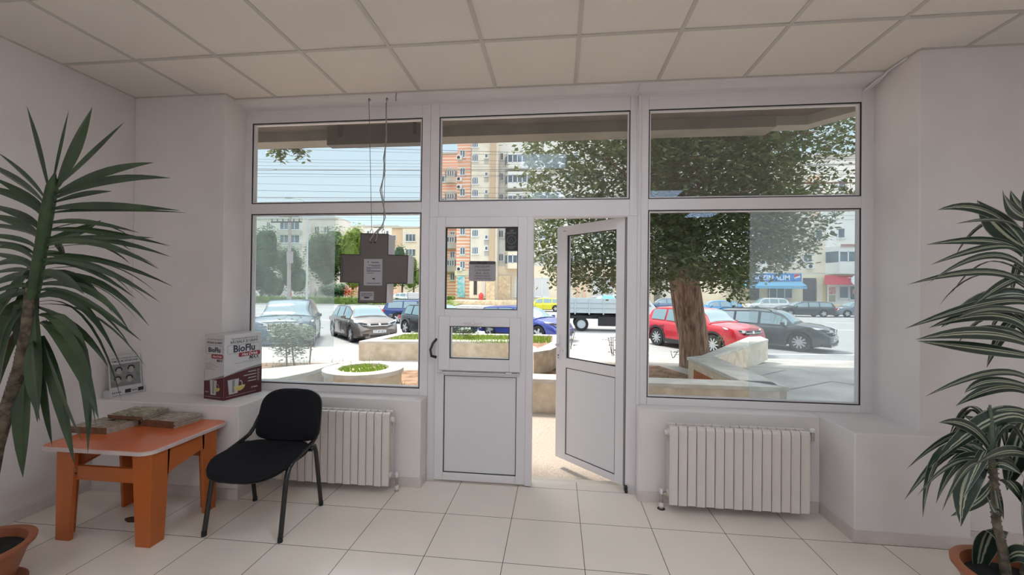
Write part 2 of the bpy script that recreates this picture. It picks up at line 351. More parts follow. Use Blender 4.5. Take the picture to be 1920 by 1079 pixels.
# ------------------------------------------------------------------ radiators
radm = mat('cream_radiator_enamel', (.72, .65, .60), .4)
def radiator(x0, label, valve_left):
    t = thing('radiator', label, 'radiator', (x0+.45, -.22, .06), 0, 'sectional radiators under the windows'); n = 15; w = .9052/n
    f = M(); b = M()
    for k in range(n):
        a = x0+k*w+.0028; c = a+w-.0056; zb = .062 - (.004 if k % 2 else 0)
        f.box(a, c, -.285, -.275, zb, .578)
        f.box(a+.003, a+.010, -.289, -.285, zb+.01, .575)
        # top cap sloping back with an opening
        f.rings([[(x, -.285, .578), (x, -.28, .597), (x, -.262, .601), (x, -.262, .586), (x, -.275, .570)] for x in (a, c)])
        f.rings([[(x, -.222, .586), (x, -.222, .600), (x, -.205, .603), (x, -.2, .58)] for x in (a, c)])
        f.box(a+.022, c-.022, -.275, -.2, zb+.01, .594)
        f.box(a, c, -.21, -.2, .08, .585)
        for yy in (-.262, -.24): f.box(a+.004, c-.004, yy, yy+.003, .09, .56)
    f.build('radiator_sections', radm, t)
    b.tube([(x0-.004, -.24, .125), (x0+.91, -.24, .125)], .024, 12); b.tube([(x0-.004, -.24, .545), (x0+.91, -.24, .545)], .024, 12)
    b.tube([(x0-.02, -.24, .545), (x0, -.24, .545)], .018, 8).tube([(x0+.905, -.24, .545), (x0+.925, -.24, .545)], .018, 8)
    b.build('header_tube', radm, t, smooth=True)
    vx = x0-.035 if valve_left else x0+.94; sx = 1 if valve_left else -1
    v = M(); v.tube([(vx, -.22, .0), (vx, -.22, .055)], .015, 12).tube([(vx, -.22, .055), (vx, -.22, .10)], .009, 10); v.tube([(vx, -.22, .10), (vx+sx*.04, -.24, .122)], .010, 10)
    v.tube([(vx+sx*.02, -.235, .11), (vx+sx*.034, -.24, .12)], .017, 8)
    v.build('valve_body', mat('dull_metal', (.45, .40, .36), .35, .7), t, smooth=True)
    M().lathe([(.010, .0), (.013, .008), (.014, .03), (.011, .036), (.002, .037)], (vx, -.22, .105), 10).build('valve_cap', pvc, t, smooth=True)
    M().lathe([(.015, .0), (.017, .004), (.017, .03), (.015, .034), (.002, .035)], (vx, -.22, .012), 12).build('valve_nut', radm, t, smooth=True)
    if valve_left:
        M().lathe([(.028, 0), (.022, .0025)], (vx, -.22, 0), 12).build('pipe_hole', black, t)
        v = M(); v.tube([(x0+.91, -.24, .56), (x0+.945, -.235, .56)], .012, 8).tube([(x0+.945, -.235, .53), (x0+.945, -.235, .585)], .013, 8); v.build('upper_valve', mat('dull_metal', (.45, .4, .36), .35, .7), t)
        M().lathe([(.010, 0), (.018, .006), (.018, .022), (.008, .03)], (x0+.945, -.235, .585), 10).build('valve_knob', pvc, t, smooth=True)
        M().tube([(x0+.945, -.235, .53), (x0+.945, -.2, .50), (x0+.945, -.16, .48), (x0+.945, -.145, .475)], .010, 8).build('feed_pipe', pvc, t)
    for x in (x0+.12, x0+.78): M().box(x, x+.02, -.215, (-.146 if x0 < 0 else -.134), .5, .52).build('wall_bracket', radm, t)
    return t
radiator(-2.13, 'cream sectional radiator under the left window, behind the black chair', False)
radiator(.778, 'cream sectional radiator under the right window', True)
# ------------------------------------------------------------------ ceiling lights (600 mm panels set in the grid; back ones added to brighten the room)
ledm = mat('led_diffuser', (.80, .90, 1.0), .5, emit=LED_E)
for (cx, cy), lab in (((-.184, -1.618), 'square ceiling light panel nearest the shop front'), ((-.184, -3.418), 'square ceiling light panel behind the first one, left of its pair'), ((1.616, -3.418), 'square ceiling light panel behind the first one, right of its pair'),
               ((-1.984, -4.618), 'added square fill light near the back wall, on the left'), ((.416, -5.218), 'added square fill light near the back wall, in the middle'), ((2.816, -5.218), 'added square fill light near the back wall, on the right'), ((-1.984, -5.818), 'added square fill light touching the back row, far left'), ((.416, -6.018), 'added square fill light closest to the back wall')):
    t = thing('ceiling_light', lab, 'ceiling light', (cx, cy, HC-.004), 0, 'square light panels in the ceiling grid')
    q = M(); hz = HC-.004
    for a in ((-.29, .29, -.29, -.27), (-.29, .29, .27, .29), (-.29, -.27, -.27, .27), (.27, .29, -.27, .27)): q.box(cx+a[0], cx+a[1], cy+a[2], cy+a[3], hz-.006, hz+.006)
    q.build('light_frame', gridm, t); M().box(cx-.27, cx+.27, cy-.27, cy+.27, hz-.002, hz+.004).build('diffuser', ledm, t)

# ------------------------------------------------------------------ orange table
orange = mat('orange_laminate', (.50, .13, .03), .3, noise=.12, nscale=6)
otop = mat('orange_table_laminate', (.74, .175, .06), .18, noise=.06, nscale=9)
t = thing('coffee_table', 'small orange laminate table with magazines beside the black chair', 'table', (-2.69, -.78, 0))
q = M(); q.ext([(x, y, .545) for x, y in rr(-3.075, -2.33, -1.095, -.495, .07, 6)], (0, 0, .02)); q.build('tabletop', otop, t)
q = M(); o1 = rr(-3.078, -2.327, -1.098, -.492, .073, 6); o2 = rr(-3.072, -2.333, -1.092, -.498, .067, 6)
q.rings([[(x, y, .543) for x, y in o1], [(x, y, .562) for x, y in o1], [(x, y, .566) for x, y in o2]], caps=False); q.build('edge_band', mat('pale_edging', (.62, .5, .47), .3), t, smooth=True)
for sx, sy in ((-1, -1), (1, -1), (1, 1), (-1, 1)):
    ox = -2.972 if sx < 0 else -2.342; oy = -1.065 if sy < 0 else -.598
    q = M(); w1, w2 = .098, .125
    # two boards meeting at the corner, widening upwards
    q.ext([(ox, oy, 0), (ox-sx*.095, oy, 0), (ox-sx*w2, oy, .545), (ox, oy, .545)], (0, -sy*.022, 0))
    q.ext([(ox, oy-sy*.022, 0), (ox, oy-sy*.09, 0), (ox, oy-sy*.12, .545), (ox, oy-sy*.022, .545)], (-sx*.02, 0, 0))
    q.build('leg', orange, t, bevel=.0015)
for yy in (-1.05, -.635): M().box(-2.87, -2.44, yy, yy+.02, .362, .445).build('crossboard', orange, t)
for x in (-2.362, -2.972):
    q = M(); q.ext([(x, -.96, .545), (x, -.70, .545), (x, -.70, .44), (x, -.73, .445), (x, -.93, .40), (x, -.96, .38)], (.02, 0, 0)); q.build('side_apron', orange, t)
for a, b in (((-2.95, -.63), (-2.8, -.8)), ((-2.94, -1.03), (-2.77, -.87))):
    q = M(); q.ext([(*a, .545), (*b, .545), (*b, .52), (*a, .42)], (.014, .014, 0)); q.build('corner_brace', orange, t)
q = M(); q.tube([(-2.852, -1.05, .40), (-2.852, -1.056, .40)], .006, 8); q.box(-2.858, -2.846, -1.056, -1.05, .385, .44); q.build('bracket', metal, t)

# magazines
paper = mat('page_edges', (.50, .44, .37), .8, noise=.25, nscale=60)
spine = mat('brown_spine', (.22, .10, .05), .5, noise=.4, nscale=30)
def cover_mat(name, cols, sc, seed):
    m = bpy.data.materials.new(name); m.use_nodes = True; n = m.node_tree; p = n.nodes['Principled BSDF']; p.inputs['Roughness'].default_value = .25
    t = n.nodes.new('ShaderNodeTexCoord'); mp = n.nodes.new('ShaderNodeMapping'); mp.inputs['Location'].default_value = (seed, seed*.7, 0); mp.inputs['Scale'].default_value = (1, 2.2, 1)
    v = n.nodes.new('ShaderNodeTexNoise'); v.inputs['Scale'].default_value = sc; v.inputs['Distortion'].default_value = 2.5; r = n.nodes.new('ShaderNodeValToRGB')
    n.links.new(t.outputs['Object'], mp.inputs[0]); n.links.new(mp.outputs[0], v.inputs[0]); n.links.new(v.outputs[0], r.inputs[0]); n.links.new(r.outputs[0], p.inputs[0])
    r.color_ramp.elements[0].position = .3; r.color_ramp.elements[0].color = (*cols[0], 1); r.color_ramp.elements[1].position = .7; r.color_ramp.elements[1].color = (*cols[-1], 1)
    for k, c in enumerate(cols[1:-1]): e = r.color_ramp.elements.new(.3+.4*(k+1)/(len(cols)-1)); e.color = (*c, 1)
    return m
cv = [cover_mat('printed_cover_a', [(.10, .07, .04), (.45, .38, .28), (.22, .16, .09), (.6, .55, .48)], 7, 1), cover_mat('printed_cover_b', [(.12, .10, .05), (.30, .26, .14), (.62, .56, .42)], 9, 5), cover_mat('printed_cover_c', [(.16, .07, .04), (.55, .45, .36), (.18, .15, .10), (.5, .36, .28)], 8, 9)]
def magazine(cs, z, h, cm, label, wavy=0.004):
    """cs: four corners, first edge is the spine side"""
    c = V((sum(p[0] for p in cs)/4, sum(p[1] for p in cs)/4, z)); t = thing('magazine', label, 'magazine', c, 0, 'magazines on the orange table')
    def zz(p): return z + wavy*sin(p[0]*23+p[1]*17)
    def inset(k): return [(c.x+(p[0]-c.x)*k, c.y+(p[1]-c.y)*k) for p in cs]
    i = inset(.985)
    q = M(); q.rings([[(x, y, z) for x, y in i], [(x, y, z+h-.0012) for x, y in i]]); q.build('page_block', paper, t)
    q = M(); q.rings([[(x, y, z+h-.0012) for x, y in cs], [(x, y, z+h) for x, y in cs]]); q.rings([[(x, y, z) for x, y in cs], [(x, y, z+.001) for x, y in cs]]); q.build('cover', cm, t)
    a, b = V((*cs[0], z)), V((*cs[1], z)); n = V(((b-a).y, -(b-a).x, 0)).normalized()*.0015
    if n.dot(a-c) < 0: n = -n
    q = M(); q.ext([a, b, b+V((0, 0, h)), a+V((0, 0, h))], n); q.build('spine', spine, t)
magazine([(-3.155, -.868), (-2.885, -.862), (-2.872, -.665), (-3.142, -.672)], .565, .042, cv[0], 'thick catalogue with a brown spine at the front left of the orange table')
z = .565
for k, (h, dx, lab) in enumerate(((.014, 0, 'bottom magazine of the right hand stack on the orange table'), (.012, .006, 'second magazine from the bottom in the right hand stack'), (.011, -.003, 'third magazine from the bottom in the right hand stack'), (.010, .002, 'top magazine of the right hand stack with a brown picture cover'))):
    magazine([(-2.835+dx, -.688), (-2.566+dx, -.705), (-2.540+dx, -.505), (-2.80+dx, -.497)], z, h, cv[2], lab); z += h+.0003
z = .6135
for k, (h, dx, lab) in enumerate(((.012, .004, 'lower of the two magazines lying across both stacks'), (.012, 0, 'olive covered magazine lying across both stacks, topmost on the table'))):
    magazine([(-3.07+dx, -.705), (-2.79+dx, -.715), (-2.815+dx, -.50), (-3.085+dx, -.50)], z, h, cv[1], lab); z += h+.0003
t = thing('dried_leaf', 'small dark brown dried leaf on the floor under the table', 'leaf', (-2.89, -.9, 0))
c = onZ(245, 977, 0); q = M(); q.rings([[c+V((x*k, y*k, h)) for x, y in ((-.045, 0), (-.02, .022), (.02, .028), (.05, .02), (.045, -.015), (0, -.02))] for k, h in ((1, .0), (.95, .012), (.5, .02))]); t.location = c; WM[t.name] = Matrix.Translation(c); q.build('leaf_blade', mat('dry_leaf', (.06, .02, .012), .8), t)

# ------------------------------------------------------------------ black visitor chair
fab = mat('black_fabric', (.012, .012, .016), .95, noise=.3, nscale=200, bump=.4, bscale=400, spec=.25); bm_ = mat('black_lacquered_tube', (.015, .013, .014), .22); plastic = mat('black_plastic', (.012, .012, .013), .4)
t = thing('visitor_chair', 'black fabric visitor chair with black tube legs between table and radiator', 'chair', (-1.885, -.72, 0))
def sup(cx, cy, a, b, n, N=36): return [(cx+a*math.copysign(abs(cos(2*pi*k/N))**(2/n), cos(2*pi*k/N)), cy+b*math.copysign(abs(sin(2*pi*k/N))**(2/n), sin(2*pi*k/N))) for k in range(N)]
def seatz(x, y):
    u = (x+1.878)/.25; v = (y+.77)/.25
    return .462 + .012*u*u*(1 if v > -.5 else .4) - .045*max(0, -v-.25)**1.6 + .008*v
q = M(); rs = []
for k, dz in ((.90, -.045), (.985, -.04), (1.0, -.022), (.985, -.006), (.92, 0), (.7, 0), (.35, -.002), (.05, -.003)):
    rs.append([(x, y, seatz(x, y)+dz) for x, y in sup(-1.878, -.775, .254*k, .245*k, 3.0)])
q.rings(rs); q.build('seat', fab, t, smooth=True)
q = M(); q.rings([[(x, y, seatz(x, y)+dz) for x, y in sup(-1.878, -.775, .246*k, .238*k, 3.2)] for k, dz in ((.8, -.052), (1, -.05), (1.01, -.043))]); q.build('seat_shell', plastic, t, smooth=True)
# backrest: outline in (x, s) with s up the lean
def backpt(x, s, off):
    u = (x+1.825)/.225; return V((x, -.545+.10*(s-.5)+.035*(1-u*u)*0 - .03*u*u + off, s))
out = []
for k in range(40):
    a = 2*pi*k/40; cx, cz = cos(a), sin(a); n = 4.0 if sin(a) > 0 else 6.5
    x = math.copysign(abs(cx)**(2/n), cx); zz = math.copysign(abs(cz)**(2/n), cz)
    X = -1.826 + x*(.214+.016*(1-zz)/2) + .012*zz; Z = .648+zz*.158 - (.022*(1-x*x) if zz < 0 else -.012*(1-x*x)); out.append((X, Z))
q = M(); cX, cZ = -1.826, .65
rs = [[backpt(cX+(x-cX)*k, cZ+(z-cZ)*k, o) for x, z in out] for k, o in ((.5, -.034), (.93, -.03), (1.0, -.016), (1.0, 0))]
q.rings(rs); q.build('backrest', fab, t, smooth=True)
q = M(); rs = [[backpt(cX+(x-cX)*k, cZ+(z-cZ)*k, o) for x, z in out] for k, o in ((1.012, -.004), (1.012, .008), (.96, .016), (.5, .018))]; q.rings(rs); q.build('backrest_shell', plastic, t, smooth=True)
def arc(p, q_, r, n=4):   # helper giving bend points
    return [p+(q_-p)*k/n for k in range(n+1)]
for sx, X in ((-1, -2.135), (1, -1.635)):
    fx = X-sx*.0; T_ = X+sx*.005
    q = M(); q.tube([(fx, -.915, .012), (X-sx*.004, -.86, .36), (X, -.842, .412), (X, -.80, .438), (X, -.60, .482), (X-sx*.005, -.555, .50), (X-sx*.02, -.53, .54), (X-sx*.05, -.515, .62)], .0125, 10, flat=1.25)
    q.build('front_leg', bm_, t, smooth=True)
    q = M(); q.tube([(X, -.486, .012), (X-sx*.004, -.55, .40), (X-sx*.004, -.57, .45), (X-sx*.004, -.62, .462)], .0125, 10, flat=1.2); q.build('rear_leg', bm_, t, smooth=True)
    for y in (-.915, -.486): M().lathe([(.015, 0), (.0155, .012), (.0145, .03), (.012, .032)], (X, y+.0, 0), 12).build('leg_cap', plastic, t, smooth=True)
for y, z in ((-.835, .405), (-.6, .432)): M().tube([(-2.135, y, z), (-2.06, y, z-.008), (-1.7, y, z-.008), (-1.635, y, z)], .011, 8).build('cross_tube', bm_, t, smooth=True)
for x in (-2.07, -1.7):
    for y in (-.8, -.62): M().tube([(x, y, .39), (x, y, .425)], .007, 6).build('seat_bolt', metal, t)

# ------------------------------------------------------------------ medicine carton on the ledge
carton = mat('carton_silver_white', (.66, .63, .64), .3, noise=.06, nscale=4); maroon = mat('carton_maroon', (.10, .012, .018), .3, noise=.3, nscale=3)
navy = mat('navy_print', (.02, .025, .05), .4); redp = mat('red_print', (.30, .015, .025), .4); cup = mat('cup_print', (.5, .49, .5), .4); lemon = mat('lemon_print', (.62, .50, .10), .4); greyp = mat('grey_print', (.25, .22, .22), .5)
NE, RI, LE = V((-2.489, -.376, .667)), V((-2.421, -.066, .667)), V((-2.691, -.334, .667)); FA = RI+LE-NE; BH = .495
t = thing('medicine_carton', 'large white and maroon cold remedy carton on the left ledge by the window', 'box', (NE+FA)/2)
q = M(); q.ext([NE, RI, FA, LE], (0, 0, BH)); q.build('carton', carton, t, bevel=.002)
def face(P, Q, big, name):
    """printed side running from P (left as seen) to Q"""
    xa = (Q-P); W = xa.length; xa.normalize(); T = frameT(P, xa, (0, 0, 1)); ms = [maroon, navy, redp, cup, lemon, greyp, white]; m = M(); m.T = T
    n = 14; y0, y1 = (.36, .435) if big else (.28, .36)
    cu = [(W*k/n, BH*(y0+(y1-y0)*sin(pi/2*k/n)) if big else BH*(y0+(y1-y0)*(k/n)**1.3)) for k in range(n+1)]
    m.poly([(0, .002, .0006), (W, .002, .0006)]+[(x, y, .0006) for x, y in cu[::-1]], 0)
    m.poly([(x, y+.002, .0006) for x, y in cu]+[(x, y+.012*(.3+x/W), .0006) for x, y in cu[::-1]], 5)
    cx = W*.52; s = W/.318 if big else W/.30
    def ringp(x0, x1, z0, z1, r, w, mi, h):
        a = rr(x0, x1, z0, z1, r); b = rr(x0+w, x1-w, z0+w, z1-w, r-w)
        for k in range(len(a)): j = (k+1) % len(a); m.poly([(*a[k], h), (*a[j], h), (*b[j], h), (*b[k], h)], mi)
    m.T = None
    text(m, 'TRATAMENT SIMPTOMATIC ÎN', .0165*s*1.0, T @ Matrix.Translation((cx, BH*.925, .0004)), 1)
    text(m, 'RĂCEALĂ ȘI GRIPĂ', .027*s, T @ Matrix.Translation((cx*.98, BH*.875, .0004)), 1, bold=.0004)
    m.T = T
    ringp(W*.07, W*.95, BH*.70, BH*.835, .016, .0016, 1, .0008)
    m.poly([(x, y, .0009) for x, y in rr(W*.36, W*.95, BH*.635, BH*.70, .010)], 2)
    m.T = None
    text(m, 'BioFlu', .074*s, T @ Matrix.Translation((W*.51, BH*.765, .0006)), 1, bold=.0022*s)
    text(m, 'Hot Drink', .032*s, T @ Matrix.Translation((W*.655, BH*.667, .0008)), 6, bold=.0006, shear=.2)
    text(m, 'MAX', .040*s, T @ Matrix.Translation((W*.77, BH*.605, .0004)), 1, bold=.0008, shear=.2)
    m.T = T
    # small print lines
    if big:
        for k in range(3): m.box(W*(.25+.2*k), W*.97, BH*(.54+.018*k)-.001, BH*(.54+.018*k)+.001, .0003, .0009, 5)
        for k in range(4):
            y = BH*(.375-.05*k); m.box(W*(.62-.12*(k == 1)), W*.84, y-.003, y+.003, .0004, .0012, 3)
            a = [(W*.90+.010*cos(2*pi*j/12), y+.010*sin(2*pi*j/12), .0012) for j in range(12)]; m.poly(a, 3); m.poly([(W*.90+(p[0]-W*.90)*.7, y+(p[1]-y)*.7, .0015) for p in a], 0)
    else:
        for k in range(5): m.box(W*.05, W*(.45+.25*((k*7) % 3)/2), BH*(.555-.022*k)-.0012, BH*(.555-.022*k)+.0012, .0003, .0009, 5)
    # cup with handle and a lemon wedge
    c0, c1 = (W*.09, W*.38) if big else (W*.30, W*.66); b0, b1 = BH*.075, BH*.30
    m.poly([(c0+(c1-c0)*.12, b0, .0012), (c1-(c1-c0)*.12, b0, .0012), (c1, b1, .0012), (c0, b1, .0012)], 3)
    m.poly([(c0+(c1-c0)*.4, b0+.01, .0014), (c0+(c1-c0)*.6, b0+.01, .0014), (c0+(c1-c0)*.62, b1-.005, .0014), (c0+(c1-c0)*.4, b1-.005, .0014)], 5)
    hx, hz, hr = c1+W*.03, (b0+b1)/2+.01, W*.06; P0 = [(hx+hr*cos(a), hz+hr*1.5*sin(a)) for a in [radians(100-15*j) for j in range(15)]]; P1 = [(hx+hr*.68*cos(a), hz+hr*1.1*sin(a)) for a in [radians(100-15*j) for j in range(15)]]
    for j in range(14): m.poly([(*P0[j], .0012), (*P1[j], .0012), (*P1[j+1], .0012), (*P0[j+1], .0012)], 3)
    lx, lz, lr = c1+W*.01, b0+.055, W*.15; m.poly([(lx+lr*cos(a), lz+lr*.85*sin(a), .0017) for a in [radians(180+15*j) for j in range(13)]], 4)
    m.poly([(lx+lr*.8*cos(a), lz-.004+lr*.7*sin(a), .0019) for a in [radians(180+15*j) for j in range(13)]], 3); m.poly([(lx+lr*.7*cos(a), lz-.006+lr*.6*sin(a), .0021) for a in [radians(185+10*j) for j in range(18)]], 4)
    m.T = None; text(m, '8 doze', .02*s, T @ Matrix.Translation((W*.80 if big else W*.16, BH*.115, .0008)), 6)
    m.T = T; m.box(W*.05, W*.85, BH*.045-.001, BH*.045+.001, .0008, .0012, 3); m.T = None
    m.build(name, ms, t)
face(NE, RI, True, 'front_print'); face(LE, NE, False, 'side_print'); face(FA, LE, True, 'back_print'); face(RI, FA, False, 'rear_side_print')

# ------------------------------------------------------------------ leaflet stand
t = thing('leaflet_stand', 'small cardboard leaflet stand on the ledge in the left corner', 'leaflet stand', (-3.36, -.33, .667))
P, Q = V((-3.372, -.450, .668)), V((-3.318, -.222, .668)); xa = (Q-P).normalized(); bk = V((-.972, .23, 0)).normalized()
q = M(); q.ext([P, Q, Q+bk*.075, P+bk*.075], (0, 0, .055)); q.build('tray', mat('white_card', (.6, .58, .58), .6), t, bevel=.001)
up = (V((0, 0, 1))+bk*.12).normalized(); B = P+bk*.01; W = (Q-P).length
cd = M(); cd.ext([B+xa*.012, B+xa*(W-.012), B+xa*(W-.012)+up*.315, B+xa*.012+up*.315], bk*.003); cd.build('back_card', mat('white_card', (.6, .58, .58), .6), t)
T = frameT(B+V((0, 0, 0)), xa, up); ms = [mat('grey_photo_print', (.28, .27, .27), .5, noise=.3, nscale=30), ink, mat('skin_grey_print', (.42, .38, .36), .5), white]
m = M(); m.T = T; m.box(.02, W-.02, .075, .25, .0005, .001, 0)
for k, (x, y) in enumerate(((.075, .205), (.155, .21), (.065, .135), (.14, .135))):
    m.poly([(x+.019*cos(2*pi*j/12), y-.012+.023*sin(2*pi*j/12), .0014) for j in range(12)], 2)
    a = [radians(-20+20*j) for j in range(12)]
    for j in range(11): m.poly([(x+.024*cos(a[j]), y+.024*sin(a[j]), .0018), (x+.015*cos(a[j]), y-.004+.017*sin(a[j]), .0018), (x+.015*cos(a[j+1]), y-.004+.017*sin(a[j+1]), .0018), (x+.024*cos(a[j+1]), y+.024*sin(a[j+1]), .0018)], 1)
m.T = None
text(m, 'HAUZE DIMENSIONAL', .0175, T @ Matrix.Translation((W/2, .292, .0005)), 1); text(m, 'TIMCIURI RĂSPUND', .0195, T @ Matrix.Translation((W/2, .270, .0005)), 1, bold=.0004)
T2 = frameT(P, xa, (0, 0, 1)); m.T = T2
m.box(.10, .138, .022, .050, .0005, .0012, 1); m.box(.185, .222, .022, .050, .0005, .0012, 1)
for k in range(5): m.box(.02+.012*k, .026+.012*k, .030, .040, .0005, .0012, 1)
for k in range(4): m.box(.145+.009*k, .150+.009*k, .030, .040, .0005, .0012, 1)
m.box(.02, .22, .010, .014, .0005, .0012, 0)
m.build('printing', ms, t)

# ------------------------------------------------------------------ pharmacy cross hanging in the left window
t = thing('cross_sign', 'grey backed pharmacy cross light box hanging on wires in the left window', 'sign', (-1.40, -.14, 1.68))
cr_ = [(-1.509, 1.952), (-1.288, 1.945), (-1.29, 1.786), (-1.13, 1.781), (-1.135, 1.57), (-1.296, 1.567), (-1.299, 1.418), (-1.523, 1.417), (-1.519, 1.572), (-1.672, 1.575), (-1.667, 1.790), (-1.513, 1.787)]
q = M(); q.ext([(x, -.198, z) for x, z in cr_], (0, .128, 0)); q.build('light_box', mat('white_sign_rim', (.75, .72, .73), .35), t)
q = M(); q.ext([(x, -.2035, z) for x, z in cr_], (0, .006, 0)); q.build('back_plate', mat('taupe_metal', (.135, .115, .108), .55, noise=.1, nscale=4), t)
q = M(); ed = cr_+[cr_[0]]
for (a, b), (c, d) in zip(ed, ed[1:]): q.tube([(a, -.2045, b), (c, -.2045, d)], .0028, 4)
q.box(-1.655, -1.652, -.2045, -.2035, 1.60, 1.77); q.build('edge_strip', mat('dark_edge', (.04, .035, .035), .5), t)
q = M(); q.box(-1.48, -1.333, -.2047, -.2035, 1.551, 1.755); q.build('paper_sheet', mat('grey_paper', (.40, .38, .40), .7), t)  # even mid-grey paper, same for sheet and label
q = M(); pr = [(-1.452, -1.442, 1.728, 1.735), (-1.42, -1.36, 1.726, 1.731), (-1.445, -1.345, 1.706, 1.709), (-1.42, -1.355, 1.698, 1.701), (-1.46, -1.345, 1.684, 1.688), (-1.46, -1.42, 1.674, 1.677), (-1.458, -1.345, 1.660, 1.665), (-1.455, -1.40, 1.645, 1.648), (-1.41, -1.39, 1.598, 1.608), (-1.455, -1.345, 1.566, 1.570)]
for a in pr: q.box(a[0], a[1], -.2052, -.2046, a[2], a[3])
q.build('paper_text', ink, t)
q = M(); q.box(-1.508, -1.398, -.2047, -.2035, 1.438, 1.504); q.build('rating_label', mat('grey_paper', (.40, .38, .40), .7), t)
q = M()
for a in ((-1.50, -1.405, 1.489, 1.492), (-1.50, -1.405, 1.480, 1.483), (-1.50, -1.405, 1.471, 1.474), (-1.475, -1.435, 1.452, 1.462), (-1.49, -1.42, 1.463, 1.465)): q.box(a[0], a[1], -.2052, -.2046, a[2], a[3])
q.build('label_text', ink, t)
for x in (-1.447, -1.352): M().tube([(x+.011*cos(2*pi*k/12), -.15, 1.972+.018*sin(2*pi*k/12)) for k in range(13)], .0028, 6).build('eyelet', metal, t, smooth=True)
for x, a, b in ((-1.447, -1.498, -.12), (-1.352, -1.352, -.12)):
    q = M(); q.tube([(a, b, 3.03), (a+.001, b-.002, 3.0), (x, -.15, 1.985)], .0022, 5); q.build('hanging_wire', mat('steel_wire', (.12, .11, .11), .4, .6), t)
q = M(); q.tube([(-1.352, -.13, 2.99), (-1.347, -.135, 2.8), (-1.342, -.135, 2.7), (-1.362, -.14, 2.55), (-1.350, -.14, 2.45), (-1.366, -.14, 2.38), (-1.385, -.145, 2.30), (-1.362, -.145, 2.2), (-1.345, -.15, 2.13), (-1.335, -.16, 2.08), (-1.352, -.18, 2.01), (-1.40, -.205, 1.95), (-1.43, -.215, 1.90), (-1.425, -.205, 1.885)], .0045, 6)
q.tube([(-1.352, -.15, 2.01), (-1.38, -.205, 1.96), (-1.372, -.215, 1.92), (-1.392, -.205, 1.885)], .004, 6); q.tube([(-1.345, -.14, 2.72), (-1.352, -.15, 2.55), (-1.358, -.15, 2.42), (-1.37, -.15, 2.3), (-1.352, -.15, 2.2)], .003, 6)
q.build('power_cable', mat('grey_cable', (.30, .27, .26), .5), t, smooth=True)
for x in (-1.425, -1.392): M().lathe([(.009, 0), (.007, .004)], (x, -.209, 1.884), 10, axis='y').build('cable_hole', black, t)
for x, lab in ((-1.498, 'small dark hook in the header above the window, left one'), (-1.352, 'small dark hook in the header above the window, right one')):
    t = thing('ceiling_hook', lab, 'hook', (x, -.115, 3.03), 0, 'hooks holding the hanging cross'); q = M(); q.tube([(x, -.09, 3.035), (x, -.12, 3.035), (x, -.125, 3.025), (x, -.12, 3.012), (x, -.113, 3.02)], .003, 6); q.build('hook', mat('dark_iron', (.03, .025, .025), .5), t)
q = M(); q.tube([(-1.27, -.128, 3.07), (-1.275, -.125, 3.045), (-1.285, -.10, 3.025), (-1.29, -.09, 3.02)], .004, 6); tag(q.build('cable_end', mat('grey_cable', (.3, .27, .26), .5)), 'short grey cable coming out of the header beside the two hooks', 'cable')
q = M(); q.tube([(.592, -.128, 3.075), (.594, -.125, 3.05), (.59, -.09, 3.03), (.585, -.02, 3.01), (.588, -.018, 2.98), (.60, -.016, 2.9), (.606, -.016, 2.107)], .006, 6); tag(q.build('cable_conduit', pvc, smooth=True), 'thin white cable running down the post right of the transom', 'cable')
q = M(); q.tube([(2.245, -.30, 3.065), (2.243, -.14, 3.062), (2.235, -.12, 3.045), (2.215, -.09, 3.03), (2.195, -.04, 3.005), (2.185, -.012, 2.995)], .007, 8); q.tube([(2.246, -.14, 3.052), (2.225, -.1, 3.022), (2.20, -.03, 2.992)], .004, 6); tag(q.build('loose_cable', pvc, smooth=True), 'loose white cable in the top right corner by the right window', 'cable')

# ------------------------------------------------------------------ potted plants
terra = mat('terracotta_plastic', (.36, .115, .05), .45, noise=.12, nscale=5); soil = mat('dark_potting_soil', (.012, .011, .010), 1, bump=1, bscale=60)
def pot(t, c, R, H, base):
    M().lathe([(R*base, .02), (R*base*1.02, .03), (R*.86, H*.78), (R*.88, H*.80), (R*.96, H*.90), (R, H*.93), (R*1.01, H*.985), (R*.97, H), (R*.86, H*.985), (R*.84, H*.9), (R*.82, H*.7), (R*.5, H*.68)], c, 40).build('pot', terra, t, smooth=True)
    M().lathe([(R*.82, H*.82), (R*.6, H*.85), (R*.3, H*.84), (.01, H*.86)], c, 24).build('soil', soil, t, smooth=True)
    M().lathe([(R*base*1.15, 0), (R*base*1.32, .008), (R*base*1.42, .035), (R*base*1.36, .037), (R*base*1.2, .014), (.01, .012)], c, 36).build('saucer', terra, t, smooth=True)
